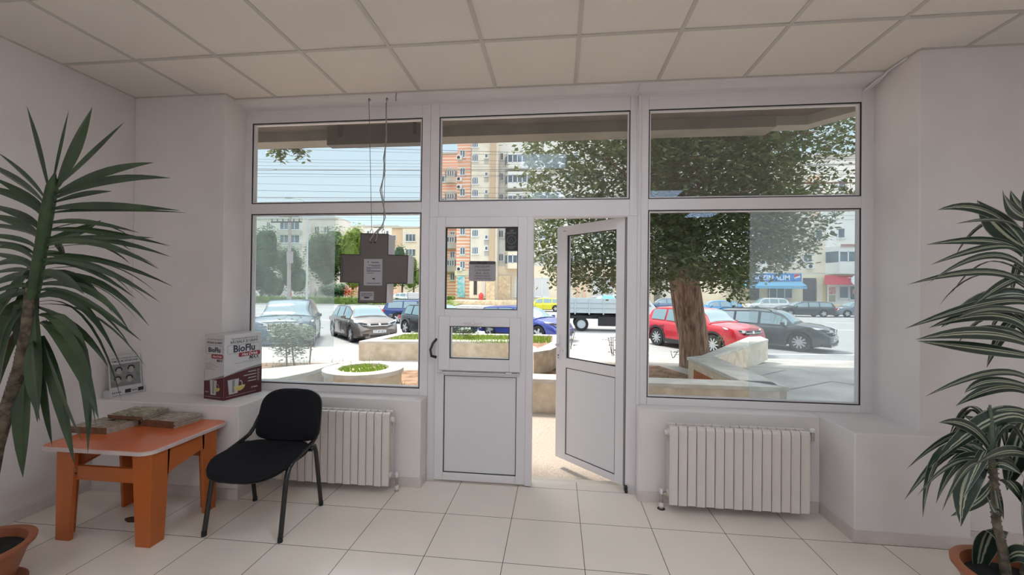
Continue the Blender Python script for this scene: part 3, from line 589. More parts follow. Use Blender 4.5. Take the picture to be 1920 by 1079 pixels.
def leafm(name, ca, cb, stripes=False, rough=.35):
    m = bpy.data.materials.new(name); m.use_nodes = True; n = m.node_tree; p = n.nodes['Principled BSDF']; p.inputs['Roughness'].default_value = rough
    uv = n.nodes.new('ShaderNodeUVMap'); s = n.nodes.new('ShaderNodeSeparateXYZ'); n.links.new(uv.outputs[0], s.inputs[0])
    r = n.nodes.new('ShaderNodeValToRGB'); q = n.nodes.new('ShaderNodeTexNoise'); q.inputs['Scale'].default_value = 5; tc = n.nodes.new('ShaderNodeTexCoord'); n.links.new(tc.outputs['Object'], q.inputs[0])
    e = r.color_ramp.elements
    if stripes:
        n.links.new(s.outputs['X'], r.inputs[0]); r.color_ramp.interpolation = 'LINEAR'
        e[0].position = 0; e[0].color = (*cb, 1); e[1].position = 1; e[1].color = (*cb, 1)
        for pz, c in ((.05, ca), (.34, ca), (.38, cb), (.46, cb), (.49, ca), (.55, ca), (.58, cb), (.63, cb), (.66, ca), (.95, ca)): x = e.new(pz); x.color = (*c, 1)
    else:
        n.links.new(q.outputs[0], r.inputs[0]); e[0].position = .35; e[0].color = (*ca, 1); e[1].position = .7; e[1].color = (*cb, 1)
    n.links.new(r.outputs[0], p.inputs[0]); return m
def bez(pts, n):
    """smooth curve through 3 points"""
    a, b, c = [V(p) for p in pts]; ctrl = b*2-(a+c)/2
    return [a*(1-t)**2+ctrl*2*t*(1-t)+c*t*t for t in [k/n for k in range(n+1)]]
def leaf(m, pts, w, side=None, fold=.25, n=9, base=.35, twist=0, peak=.55):
    c = bez(pts, n); N = len(c)-1; prev = None
    for k, p in enumerate(c):
        d = (c[min(k+1, N)]-c[max(k-1, 0)]).normalized(); s_ = V(side) if side is not None else d.cross(V((0, 0, 1)))
        s_ = (s_-d*s_.dot(d))
        if s_.length < 1e-3: s_ = V((1, 0, 0))
        s_.normalize()
        if twist: s_ = Matrix.Rotation(twist*k/N, 3, d) @ s_
        nn = d.cross(s_); t = k/N
        ww = w*.5*(base+(1-base)*sin(min(1, t/peak)*pi/2) if t < peak else max(.02, (1-((t-peak)/(1-peak))**1.8)))
        cur = [m.pt(p-s_*ww+nn*ww*fold), m.pt(p), m.pt(p+s_*ww+nn*ww*fold)]
        if prev:
            v0, v1 = (k-1)/N, t
            m.face([prev[0], prev[1], cur[1], cur[0]], None, [(0, v0), (.5, v0), (.5, v1), (0, v1)]); m.face([prev[1], prev[2], cur[2], cur[1]], None, [(.5, v0), (1, v0), (1, v1), (.5, v1)])
        prev = cur
rnd = random.Random(7)
yl = leafm('yucca_leaf', (.020, .040, .016), (.048, .082, .032)); ycan = mat('yucca_cane', (.17, .13, .09), .9, c2=(.05, .035, .025), nscale=30, bump=1, bscale=60)
PC = V((-2.81, -1.53, 0))
t = thing('potted_yucca', 'tall potted yucca with long green blades at the left edge', 'plant', PC); pot(t, PC, .22, .245, .62)
D0 = 2.0
def A(x, y, d=D0): return at(x, y, d)
stem = [A(-22, 1010, 2.05), A(-25, 930, 2.03), A(-8, 840, 2.02), (A(14, 765, 2.01)), A(38, 690), A(52, 620), A(60, 540)]
q = M(); q.tube(stem, [.034, .031, .029, .027, .026, .025, .024], 10)
for k in range(1, 40):   # leaf scars around the cane
    f = k/40*5; i = int(f); p = stem[i].lerp(stem[i+1], f-i); d = (stem[i+1]-stem[i]).normalized()
    a = V((1, 0, 0)).cross(d).normalized(); b = d.cross(a); R_ = .0275-.0008*f
    q.tube([p+(a*cos(2*pi*j/10)+b*sin(2*pi*j/10))*R_+d*(.006*sin(j*2+k)) for j in range(11)], .0042, 4)
q.build('cane', ycan, t, smooth=True)
q = M(); q.tube([A(60, 560), A(68, 520), A(78, 460), A(88, 400), A(98, 350), A(103, 325)], [.024, .024, .024, .025, .022, .004], 10); q.build('green_stem', mat('yucca_stem', (.035, .07, .02), .6, noise=.4, nscale=25), t, smooth=True)
YL = [((92, 362), (68, 275), (50, 199), 17), ((98, 345), (110, 275), (129, 207), 15), ((106, 350), (134, 280), (173, 201), 27), ((112, 346), (170, 292), (233, 229), 10),
 ((104, 364), (195, 325), (288, 305), 13), ((106, 370), (205, 338), (320, 334), 12), ((102, 380), (155, 366), (210, 359), 11), ((98, 392), (195, 385), (338, 395), 11), ((96, 400), (190, 394), (350, 399), 8),
 ((88, 420), (160, 416), (262, 437), 8), ((86, 432), (190, 434), (320, 462), 10), ((84, 452), (135, 438), (190, 413), 14), ((84, 448), (190, 445), (288, 446), 8), ((84, 455), (190, 450), (320, 482), 9), ((84, 462), (180, 456), (298, 505), 10), ((88, 472), (130, 486), (185, 518), 14),
 ((78, 478), (200, 490), (325, 538), 11), ((78, 488), (180, 500), (300, 567), 13), ((76, 500), (150, 498), (255, 560), 10), ((76, 510), (120, 520), (158, 552), 15), ((74, 518), (150, 522), (213, 590), 15), ((72, 526), (180, 528), (280, 612), 10), ((72, 534), (170, 545), (242, 620), 12), ((72, 545), (150, 560), (265, 640), 10),
 ((70, 556), (160, 575), (232, 700), 18), ((70, 566), (165, 600), (228, 752), 13), ((72, 576), (150, 620), (203, 690), 10), ((72, 590), (150, 650), (165, 850), 24), ((76, 604), (135, 655), (185, 786), 22), ((80, 630), (108, 720), (140, 872), 24), ((72, 620), (86, 740), (98, 836), 20), ((50, 640), (44, 770), (43, 896), 27), ((62, 540), (70, 670), (70, 792), 27), ((68, 520), (50, 600), (60, 710), 30),
 ((40, 590), (16, 640), (-4, 745), 26), ((48, 560), (14, 600), (-15, 690), 22), ((56, 520), (30, 540), (-12, 610), 20), ((60, 500), (42, 520), (28, 558), 14),
 ((86, 375), (48, 332), (-6, 285), 12), ((84, 385), (38, 344), (-40, 300), 17), ((82, 400), (50, 368), (-20, 330), 12), ((80, 408), (40, 372), (-60, 345), 14), ((74, 430), (36, 402), (-40, 380), 12), ((72, 445), (36, 420), (-30, 402), 15), ((70, 455), (36, 430), (-70, 420), 9), ((68, 468), (30, 448), (-60, 440), 9), ((66, 480), (30, 462), (-50, 452), 9), ((66, 490), (30, 465), (-10, 466), 10), ((64, 500), (30, 484), (-40, 472), 9),
 ((62, 510), (30, 488), (-30, 505), 12), ((60, 520), (30, 505), (-40, 520), 8), ((60, 530), (30, 518), (-40, 545), 12), ((58, 545), (30, 535), (-40, 560), 8), ((56, 556), (20, 552), (-60, 600), 12), ((60, 640), (60, 700), (75, 790), 20), ((82, 640), (120, 740), (155, 830), 16), ((86, 600), (150, 680), (180, 800), 14)]
q = M(); k = CF/D0
for i, (a, b, c, wpx) in enumerate(YL):
    dd = rnd.uniform(-.22, .16) if i > 8 else rnd.uniform(-.08, .08)
    if c[0] < 0: dd = rnd.uniform(-.1, .12)
    cc = A(*c, D0+dd); cc.x = max(cc.x, XL+.04)
    leaf(q, [A(*a), A(*b, D0+dd*.5), cc], wpx*1.2/k, side=(CU if abs(c[0]-a[0]) > abs(c[1]-a[1]) else CR)*.8+_f*rnd.uniform(-.5, .5), fold=.3, base=.32, peak=.5)
for i in range(26):   # blades pointing away and towards the room behind the visible ones
    y = rnd.uniform(380, 620); a0 = A(95-(y-360)*.14, y); an = rnd.uniform(0, 2*pi); L = rnd.uniform(.35, .5); dr = (y-380)/240
    d = V((cos(an), sin(an), 0)); 
    if d.dot(_f) < .2: continue
    mid = a0+d*L*.5+V((0, 0, .12-.22*dr)); e_ = a0+d*L*.95+V((0, 0, .15-.6*dr)); e_.x = max(e_.x, XL+.03); mid.x = max(mid.x, XL+.03); leaf(q, [a0, mid, e_], .034, fold=.3)
q.build('foliage', yl, t)

# right plant
dl = leafm('variegated_leaf', (.022, .04, .028), (.40, .41, .30), True, .4); dcan = mat('dracaena_cane', (.22, .18, .13), .9, c2=(.07, .055, .04), nscale=25, bump=1, bscale=50)
PC = V((2.03, -1.2, 0)); t = thing('potted_dracaena', 'potted dracaena with cream striped leaves on the right edge', 'plant', PC); pot(t, PC, .225, .31, .66)
D1 = 1.84
def B_(x, y, d=D1): return at(x, y, d)
q = M(); c1 = [B_(1886, 1078), B_(1880, 1030), B_(1868, 980), B_(1866, 930), B_(1862, 880), B_(1860, 850)]; q.tube(c1, [.019, .017, .015, .014, .013, .012], 8)
for k in range(1, 26):
    f = k/26*5; i = int(f); p = c1[i].lerp(c1[i+1], f-i); q.tube([p+V((.016*cos(2*pi*j/8), .016*sin(2*pi*j/8), .004*sin(j+k))) for j in range(9)], .0028, 4)
c2_ = [B_(1925, 1090, 1.86), B_(1945, 950, 1.86), B_(1940, 800, 1.86), B_(1935, 600, 1.86), B_(1930, 420, 1.86)]; q.tube(c2_, [.024, .022, .021, .02, .015], 8); q.build('cane', dcan, t, smooth=True)
for ps_, rr_ in (([B_(1860, 870), B_(1858, 800), B_(1856, 760)], [.013, .012, .004]), ([B_(1936, 640), B_(1930, 480), B_(1922, 400)], [.019, .018, .006])): M().tube(ps_, rr_, 8).build('green_stem', mat('dracaena_stem', (.08, .11, .07), .5), t, smooth=True)
DL = [((1920, 455), (1850, 395), (1758, 394), 15), ((1928, 465), (1880, 430), (1832, 376), 28), ((1915, 430), (1870, 412), (1792, 420), 6), ((1928, 410), (1898, 390), (1880, 355), 20), ((1935, 400), (1912, 385), (1895, 357), 14), ((1945, 430), (1935, 385), (1925, 345), 18),
 ((1920, 480), (1860, 452), (1737, 459), 13), ((1918, 475), (1860, 462), (1745, 497), 10), ((1925, 505), (1850, 480), (1740, 532), 10), ((1930, 540), (1850, 510), (1702, 534), 10), ((1925, 528), (1890, 530), (1822, 575), 14), ((1935, 570), (1850, 570), (1696, 617), 13), ((1935, 560), (1860, 560), (1765, 614), 24), ((1935, 622), (1860, 590), (1742, 615), 17), ((1930, 590), (1860, 580), (1790, 600), 10),
 ((1940, 650), (1850, 625), (1718, 637), 17), ((1940, 670), (1850, 655), (1720, 640), 16), ((1935, 640), (1870, 620), (1780, 632), 14), ((1935, 600), (1890, 610), (1850, 690), 16), ((1935, 715), (1860, 700), (1735, 744), 10), ((1935, 728), (1860, 715), (1808, 738), 12), ((1935, 740), (1870, 728), (1792, 762), 15), ((1930, 775), (1880, 770), (1830, 790), 12),
 ((1930, 790), (1860, 790), (1742, 878), 28), ((1940, 805), (1895, 800), (1842, 808), 16), ((1925, 780), (1905, 840), (1888, 920), 32), ((1940, 850), (1915, 930), (1925, 1040), 34), ((1930, 855), (1880, 850), (1820, 880), 18),
 # small crown
 ((1856, 840), (1815, 800), (1760, 793), 14), ((1858, 820), (1850, 800), (1806, 780), 14), ((1860, 810), (1850, 790), (1842, 770), 14), ((1862, 820), (1880, 800), (1893, 770), 14), ((1856, 850), (1800, 815), (1700, 880), 10), ((1854, 860), (1790, 842), (1696, 938), 12), ((1852, 870), (1770, 850), (1730, 972), 18), ((1850, 865), (1800, 870), (1755, 945), 20), ((1856, 875), (1795, 868), (1720, 930), 8),
 ((1850, 880), (1815, 880), (1766, 960), 15), ((1852, 885), (1815, 900), (1802, 988), 26), ((1862, 895), (1840, 935), (1782, 969), 14), ((1848, 850), (1840, 860), (1806, 935), 12), ((1866, 880), (1880, 870), (1915, 890), 14), ((1862, 870), (1890, 860), (1920, 900), 14), ((1860, 900), (1870, 960), (1850, 930), 12), ((1870, 900), (1900, 910), (1925, 960), 14), ((1850, 860), (1820, 850), (1775, 870), 14),
 ((1880, 1010), (1852, 1000), (1830, 1095), 40), ((1890, 1050), (1920, 1040), (1960, 1070), 22), ((1864, 900), (1872, 935), (1882, 975), 8)]
q = M(); k = CF/D1
for i, (a, b, c, wpx) in enumerate(DL):
    dd = rnd.uniform(-.14, .14); hz = abs(c[0]-a[0]) > abs(c[1]-a[1])
    leaf(q, [B_(*a), B_(*b, D1+dd*.5), B_(*c, D1+dd)], wpx*1.4/k, side=(CU if hz else CR)*1.0+_f*rnd.uniform(-.45, .45), fold=.25, base=.45, n=12, twist=rnd.uniform(-.5, .5))
for i in range(46):
    top = i % 2; y = rnd.uniform(430, 800) if top else rnd.uniform(800, 890); a0 = B_(1932, y, 1.86) if top else B_(1862, y); an = rnd.uniform(0, 2*pi); L = rnd.uniform(.25, .38) if top else rnd.uniform(.14, .22)
    d = V((cos(an), sin(an), 0))
    if d.dot(CR) < -.55 or d.dot(_f) < -.3: continue
    leaf(q, [a0, a0+d*L*.5+V((0, 0, .08)), a0+d*L*.95+V((0, 0, -.08 if top else -.1))], .036, fold=.25, n=10, base=.45, twist=rnd.uniform(-.4, .4))
q.build('foliage', dl, t)
# ================================================================== OUTSIDE
def zg(y): return -.08 if y < 6 else (-.08-.54*min(1, (y-6)/5.2))
conc = mat('pale_concrete', (.52, .48, .44), .9, c2=(.34, .31, .28), nscale=1.2, bump=.3, bscale=15, detail=8)
terr = mat('washed_gravel', (.46, .40, .35), .9, c2=(.36, .30, .25), nscale=60, bump=.4, bscale=80, detail=2)
asph = mat('light_asphalt', (.30, .30, .30), .9, noise=.12, nscale=.4, bump=.1, bscale=30)
linem = mat('road_paint', (.75, .75, .73), .7)
soilr = mat('reddish_bed_soil', (.36, .21, .13), 1, c2=(.17, .10, .06), nscale=5, bump=.8, bscale=25, detail=8)
trav = mat('weathered_travertine', (.76, .67, .54), .85, c2=(.56, .46, .34), nscale=5, bump=.3, bscale=30, detail=10)
cap = mat('pale_stone_cap', (.66, .63, .58), .8, c2=(.50, .47, .42), nscale=4, bump=.2, bscale=30, detail=8)
grassm = mat('short_grass', (.20, .30, .05), .9, c2=(.10, .17, .03), nscale=1.5, bump=.5, bscale=40)
q = M(); q.poly([(-20, .07, -.06), (14, .07, -.06), (14, 2.4, -.08), (-20, 2.4, -.08)]); struct('ground_terrace', q, terr)
q = M(); ys = [2.4, 4, 6, 8.6, 11.2]
for a, b in zip(ys, ys[1:]): q.poly([(-20, a, zg(a)), (14, a, zg(a)), (22, b, zg(b)), (-30, b, zg(b))] if b > 11 else [(-20, a, zg(a)), (14, a, zg(a)), (14, b, zg(b)), (-20, b, zg(b))])
struct('ground_pavement', q, conc)
q = M()   # slab joints and cracks
for (a, b), (c, d) in (((1390, 690), (1500, 700)), ((1500, 700), (1616, 724)), ((1380, 728), (1470, 706)), ((1470, 706), (1620, 688)), ((1480, 745), (1560, 728)), ((1560, 728), (1618, 738))):
    g0, g1 = onZ(a, b, -.2), onZ(c, d, -.2); d_ = (g1-g0).normalized(); n__ = V((-d_.y, d_.x, 0))*.012
    q.poly([(p.x, p.y, zg(p.y)+.004) for p in (g0-n__, g1-n__, g1+n__, g0+n__)])
struct('trim_9', q, mat('crack_dirt', (.12, .10, .085), 1))
q = M(); q.poly([(-90, 11.2, -.62), (110, 11.2, -.62), (110, 46.5, -.62), (-90, 46.5, -.62)]); q.poly([(14, -5, -.64), (110, -5, -.64), (110, 11.2, -.62), (22, 11.2, -.62), (14, 8.6, -.64)]); struct('ground_road', q, asph)
q = M(); q.poly([(-90, 46.5, -.50), (110, 46.5, -.50), (110, 120, -.50), (-90, 120, -.50)]); struct('ground_far_side', q, conc)
q = M(); q.poly([(-90, 47.5, -.44), (-13, 47.5, -.44), (-13, 75, -.2), (-90, 75, -.2)]); struct('ground_park_lawn', q, grassm)
struct('trim_4', M().box(-90, 110, 46.3, 46.55, -.64, -.46), cap)
q = M()
for a, b in (((-13.5, 12.9), (-8.2, 10.6)), ((-8.2, 10.6), (-3.5, 11.9)), ((3.0, 11.6), (12.5, 12.8)), ((12.5, 12.8), (24, 14.2))): 
    d = (V((*b, 0))-V((*a, 0))).normalized(); n = V((-d.y, d.x, 0))*.07; q.ext([V((*a, -.63))-n, V((*b, -.63))-n, V((*b, -.63))+n, V((*a, -.63))+n], (0, 0, .022))
for k in range(9): q.box(-40+12*k, -34+12*k, 30.0, 30.15, -.63, -.612)
q.box(-60, 60, 23.3, 23.42, -.63, -.614); q.box(-60, 60, 36.8, 36.92, -.63, -.614)
struct('trim_5', q, linem)
q = M(); q.ext([(-6.5, 2.7, -.09), (2.3, 2.6, -.09), (2.6, 4.9, -.09), (2.2, 6.0, -.09), (.4, 6.0, -.09), (.3, 5.4, -.09), (-1.2, 5.2, -.09), (-3.0, 4.6, -.09), (-4.4, 5.2, -.09), (-7, 4.8, -.09)], (0, 0, .02)); struct('ground_planting_bed', q, soilr)
rnd = random.Random(3)
q = M()
for i in range(900):
    x = rnd.choice((rnd.gauss(-1.9, .35), rnd.uniform(-.4, 2.2), rnd.uniform(-6, -3.4), rnd.gauss(-.3, .3))); y = rnd.uniform(2.8, 5.4); h = rnd.uniform(.03, .12)
    if (-3.5 < x < -2.2 and y < 3.3) or (-4.5 < x < .3 and y > 4.3): continue
    dx, dy = rnd.uniform(-.05, .05), rnd.uniform(-.05, .05); q.poly([(x-.006, y, -.07), (x+.006, y, -.07), (x+dx, y+dy, -.07+h)])
tag(q.build('weeds', mat('weed_green', (.22, .26, .07), .8)), 'sparse dry weeds growing in the soil bed behind the near wall', 'weeds', kind='stuff')

# low walls and planters
def lowwall(name, label, foot, z0, ztops, capw=.0, group=None):
    t = thing(name, label, 'planter wall', (sum(p[0] for p in foot)/len(foot), sum(p[1] for p in foot)/len(foot), z0), 0, group); n = len(foot)
    q = M(); q.rings([[(x, y, z0-.15) for x, y in foot], [(x, y, zt-.055) for (x, y), zt in zip(foot, ztops)]]); q.build('wall_body', trav, t)
    cx, cy = t.location.x, t.location.y
    o2 = [(x+.02*(1 if x > cx else -1), y-.015*(1 if y < cy else -1)) for x, y in foot]
    q = M(); q.rings([[(x, y, zt-.055) for (x, y), zt in zip(o2, ztops)], [(x, y, zt) for (x, y), zt in zip(o2, ztops)]]); q.build('cap_stone', cap, t, bevel=.006); return t
lowwall('low_wall', 'low stained stone wall running along in front of the shop, nearest one', [(-.62, 2.19), (2.74, 2.19), (2.78, 2.5), (-.62, 2.5)], -.08, [.37]*4)
tb = lowwall('low_wall', 'short stone wall with an orange slatted grille, joining the nearest wall', [(2.335, 4.43), (2.44, 2.53), (2.83, 2.21), (2.84, 4.82)], -.08, [.37]*4)
q = M()
for k in range(26): q.box(2.352, 2.40, 2.62+.06*k, 2.648+.06*k, -.04, .20)
for v_ in q.v:   # follow the wall's slight slant
    v_.x += .085*(1-(v_.y-2.53)/1.9) - .025
q.build('orange_grille', mat('orange_slats', (.50, .17, .07), .7), tb)
lowwall('low_wall', 'stone wall climbing away to the parked cars behind the grille wall', [(2.60, 4.6), (2.84, 4.66), (5.57, 8.39), (5.75, 9.2), (5.3, 8.95)], -.08, [.37, .37, .30, .30, .30])
ft = [(-4.39, 5.55), (-1.05, 6.2), (-.78, 5.1), (-.43, 4.62), (-.12, 5.0), (.25, 6.3), (.2, 7.9), (-4.2, 7.5)]
t = thing('raised_planter', 'large raised stone planter with grass, between the shop and the parked cars', 'planter', (-2, 6.5, -.08)); q = M(); q.rings([[(x, y, -.3) for x, y in ft], [(x, y, .30) for x, y in ft]]); q.build('planter_body', trav, t)
inn = [(-4.05, 5.9), (-.95, 6.5), (-.5, 5.5), (-.38, 5.15), (-.3, 5.4), (-.1, 6.3), (-.1, 7.55), (-3.95, 7.2)]
q = M(); q.rings([[(x, y, .30) for x, y in ft], [(x, y, .355) for x, y in ft], [(x, y, .36) for x, y in inn], [(x, y, .28) for x, y in inn]], caps=False); q.build('cap_stone', cap, t)
q = M(); q.poly([(x, y, .33) for x, y in inn]); q.build('soil', soilr, t)
q = M()
for i in range(2600):
    x = rnd.uniform(-3.9, -.15); y = rnd.uniform(6.0, 7.4) if x < -.9 else rnd.uniform(6.2, 7.4); h = rnd.uniform(.03, .10); q.poly([(x-.012, y, .33), (x+.012, y, .33), (x+rnd.uniform(-.04, .04), y+rnd.uniform(-.04, .04), .33+h)])
q.build('grass', mat('bright_grass', (.28, .42, .07), .8), t)['kind'] = 'stuff'
# round planter with its curved arm
C0 = (-2.83, 2.60); t = thing('round_planter', 'round stone planter ring filled with grass, outside the left window', 'planter', (*C0, -.08))
def circ(r, n=40, a0=0): return [(C0[0]+r*cos(2*pi*k/n+a0), C0[1]+r*sin(2*pi*k/n+a0)) for k in range(n)]
q = M(); q.rings([[(x, y, -.25) for x, y in circ(.54)], [(x, y, .31) for x, y in circ(.54)]]); q.build('planter_body', trav, t, smooth=True)
q = M(); q.rings([[(x, y, .30) for x, y in circ(.57)], [(x, y, .36) for x, y in circ(.57)], [(x, y, .36) for x, y in circ(.36)], [(x, y, .2) for x, y in circ(.36)]], caps=False); q.build('cap_stone', cap, t, smooth=30)
q = M(); q.poly([(x, y, .26) for x, y in circ(.37)]); q.build('soil', soilr, t)
q = M()
for i in range(700):
    a, r = rnd.uniform(0, 2*pi), .35*sqrt(rnd.random()); x, y = C0[0]+r*cos(a), C0[1]+r*sin(a); h = rnd.uniform(.04, .13)
    dx, dy = rnd.uniform(-.07, .07), rnd.uniform(-.07, .07); q.poly([(x-.006, y, .26), (x+.006, y, .26), (x+.004+dx*.4, y+dy*.4, .26+h*.7), (x+dx, y+dy, .26+h)])
for i in range(14):
    a, r = rnd.uniform(0, 2*pi), .33*sqrt(rnd.random()); x, y = C0[0]+r*cos(a), C0[1]+r*sin(a); d = rnd.uniform(-.15, .15); q.tube([(x, y, .26), (x+d*.3, y, .42), (x+d*.8, y, .46), (x+d*1.2, y, .40)], .0025, 3)
q.build('grass', mat('bright_grass', (.28, .42, .07), .8), t)['kind'] = 'stuff'
lowwall('low_wall', 'low curved stone wall running left from the round planter', [(-3.45, 2.18), (-3.45, 2.95), (-3.8, 2.7), (-4.3, 2.2), (-5.2, 1.6), (-5.0, 1.25), (-4.2, 1.6), (-3.6, 1.75)], -.08, [.355]*8)

# canopy over the shop front
soff = mat('grey_soffit', (.17, .15, .14), .9, noise=.35, nscale=2); fasc = mat('pale_fascia', (.32, .30, .27), .9, noise=.2, nscale=3)
cpts = [(-7, .22), (3.6, .22), (3.25, .75), (2.62, 1.5), (2.3, 1.5), (2.3, 1.66), (-7, 1.66)]
q = M(); q.ext([(x, y, 3.42) for x, y in cpts], (0, 0, .18)); struct('canopy_slab', q, soff)
q = M(); q.ext([(2.3, 1.44, 3.32), (2.62, 1.44, 3.32), (3.25, .70, 3.32), (3.6, .2, 3.32), (3.75, .2, 3.32), (3.35, .80, 3.32), (2.68, 1.60, 3.32), (2.3, 1.60, 3.32)], (0, 0, .35)); struct('trim_8', q, mat('pale_edge', (.42, .40, .36), .9))
struct('trim_6', M().box(-7, 3.1, .55, .80, 3.34, 3.43), soff)
struct('trim_7', M().box(-7, 2.3, 1.42, 1.66, 3.30, 3.75), fasc)
struct('wall_outer', M().box(-7, -3.66, .0, .25, -.1, 3.6).box(4.5, 7, 0, .25, -.1, 3.6).box(-7, 7, .12, .25, 3.03, 3.6), fasc)
a, b = onY(620, 272, 1.38), onY(812, 272, 1.38); t = thing('shop_sign_box', 'dark back of a long sign box hanging under the canopy edge', 'sign', (a.x+.5, 1.38, 3.2))
M().box(a.x, b.x, 1.30, 1.42, a.z-.03, 3.50).build('sign_panel', mat('dark_panel', (.10, .09, .09), .6), t)
for x in (a.x+.15, b.x-.2): M().box(x, x+.03, 1.27, 1.30, a.z+.06, 3.42).build('bracket', mat('dark_iron', (.03, .025, .025), .5), t)

# ------------------------------------------------------------------ vegetation
def leafmat(name, a, b, tr=.35):
    m = bpy.data.materials.new(name); m.use_nodes = True; n = m.node_tree; p = n.nodes['Principled BSDF']; o = n.nodes['Material Output']
    t = n.nodes.new('ShaderNodeTexCoord'); q = n.nodes.new('ShaderNodeTexNoise'); q.inputs['Scale'].default_value = 9; q.inputs['Detail'].default_value = 3; n.links.new(t.outputs['Object'], q.inputs[0])
    r = n.nodes.new('ShaderNodeValToRGB'); n.links.new(q.outputs[0], r.inputs[0]); r.color_ramp.elements[0].position = .38; r.color_ramp.elements[1].position = .62
    r.color_ramp.elements[0].color = (*a, 1); r.color_ramp.elements[1].color = (*b, 1); n.links.new(r.outputs[0], p.inputs[0]); p.inputs['Roughness'].default_value = .5
    tl = n.nodes.new('ShaderNodeBsdfTranslucent'); n.links.new(r.outputs[0], tl.inputs[0]); mx = n.nodes.new('ShaderNodeMixShader'); mx.inputs[0].default_value = tr
    n.links.new(p.outputs[0], mx.inputs[1]); n.links.new(tl.outputs[0], mx.inputs[2]); n.links.new(mx.outputs[0], o.inputs[0]); return m
bark = mat('rough_bark', (.44, .28, .20), 1, c2=(.15, .09, .065), nscale=9, bump=1, bscale=16, detail=8, stretch=(2.2, 2.2, .35))
dark = leafmat('dense_tree_leaf', (.085, .11, .05), (.18, .23, .10)); park1 = leafmat('park_leaf', (.07, .13, .05), (.16, .24, .07)); park2 = leafmat('yellow_green_leaf', (.16, .24, .04), (.34, .42, .10)); park3 = leafmat('blue_green_leaf', (.05, .11, .06), (.12, .20, .09))
def leafcard(m, p, s, rnd, droop=.4):
    a = rnd.uniform(0, 2*pi); d = V((cos(a), sin(a), -rnd.uniform(-.3, 1)*droop)).normalized(); sd_ = d.cross(V((rnd.uniform(-.6, .6), rnd.uniform(-.6, .6), 1))).normalized()
    i = [m.pt(p), m.pt(p+d*s*.5+sd_*s*.26), m.pt(p+d*s), m.pt(p+d*s*.5-sd_*s*.26)]; m.face(i)
def crown(m, c, r, n, s, rnd, lumps=9):
    c = V(c); bl = [(c+V((rnd.uniform(-.55, .55)*r[0], rnd.uniform(-.55, .55)*r[1], rnd.uniform(-.6, .6)*r[2])), rnd.uniform(.35, .6)) for _ in range(lumps)]
    for b, k in bl:
        rs = []   # inner mass of each bough
        for i in range(1, 7):
            t = pi*i/7; rs.append([b+V((r[0]*k*.7*sin(t)*cos(2*pi*j/9)*(1+.1*sin(3*j+i)), r[1]*k*.7*sin(t)*sin(2*pi*j/9), -r[2]*k*.7*cos(t))) for j in range(9)])
        m.rings(rs)
    for i in range(n):
        b, k = rnd.choice(bl); v = V((rnd.gauss(0, 1), rnd.gauss(0, 1), rnd.gauss(0, 1))).normalized()*rnd.uniform(.75, 1.02)
        leafcard(m, b+V((v.x*r[0]*k, v.y*r[1]*k, v.z*r[2]*k)), s*rnd.uniform(.7, 1.3), rnd)
def tree(label, px, y0, y1, halfpx, Y, lm, n=2200, zb=-.4, s=.42, trunk=True, name='tree', cat='tree', group='trees across the street', rnd=rnd, yb=None):
    """crown between image rows y0 and y1 at distance Y"""
    a, b = onY(px, y0, Y), onY(px, y1, Y); sc = (onY(px+halfpx, y0, Y)-a).length; t = thing(name, label, cat, (a.x, Y, zb), 0, group)
    m = M(); crown(m, (a.x, Y, (a.z+b.z)/2), (sc, sc*.8, (a.z-b.z)/2), int(n*1.5), s*.85, rnd, 13); m.build('crown', lm, t)
    if trunk: M().tube([(a.x, Y, zb-.1), (a.x+.1, Y, (a.z+b.z)/2)], [.03*sc+.12, .1], 8).build('trunk', bark, t)
    return t
# the big tree in front of the right window
t = thing('street_tree', 'big leafy tree with a thick brown trunk outside the right window', 'tree', (2.75, 5.6, -.08)); DT = 8.9
tk = [at(1306, 705, DT), at(1303, 680, DT), at(1299, 620, DT), at(1288, 540, DT-.1), at(1276, 470, DT-.2), at(1263, 400, DT-.4), at(1250, 320, DT-.6), at(1235, 240, DT-.8), at(1215, 150, DT-1.0)]
q = M(); q.tube(tk, [.38, .32, .285, .27, .26, .235, .21, .18, .13], 16); q.build('trunk', bark, t, smooth=True)
q = M(); br = [at(1300, 690, DT+.2), at(1272, 600, DT+.35), at(1260, 520, DT+.4), at(1250, 440, DT+.3), at(1243, 370, DT), at(1225, 280, DT-.3)]; q.tube(br, [.13, .09, .08, .075, .07, .05], 8)
rb = random.Random(11); ends = []
for i in range(22):
    a0 = tk[rb.choice((4, 5, 6, 7))]; e_ = at(rb.uniform(1020, 1640), rb.uniform(150, 400), rb.uniform(5.6, 10.5)); mid = a0.lerp(e_, .5)+V((0, 0, rb.uniform(.1, .6))); ends.append(e_)
    q.tube([a0, mid, e_], [.045, .025, .008], 6)
for i in range(8): a0 = tk[7]; e_ = a0+V((rb.uniform(-3, 3), rb.uniform(-2, 3), rb.uniform(1, 3.2))); q.tube([a0, e_], [.08, .02], 6)
q.build('branch', bark, t, smooth=True)
low = [(985, 300), (1000, 485), (1020, 500), (1045, 545), (1100, 540), (1150, 555), (1200, 548), (1240, 545), (1300, 520), (1330, 548), (1360, 530), (1385, 575), (1405, 545), (1430, 490), (1460, 520), (1490, 480), (1505, 500), (1530, 470), (1555, 440), (1575, 415), (1600, 400), (1640, 385), (1800, 340)]
def lowy(x):
    for (a, b), (c, d) in zip(low, low[1:]):
        if a <= x <= c: return b+(d-b)*(x-a)/(c-a)
    return low[0][1]
m = M(); tw = M()
def cluster(c, n, sp, s):
    for _ in range(n): leafcard(m, c+V((rb.gauss(0, sp), rb.gauss(0, sp), rb.gauss(0, sp*.8))), s*rb.uniform(.7, 1.25), rb, .9)
n_ = 0
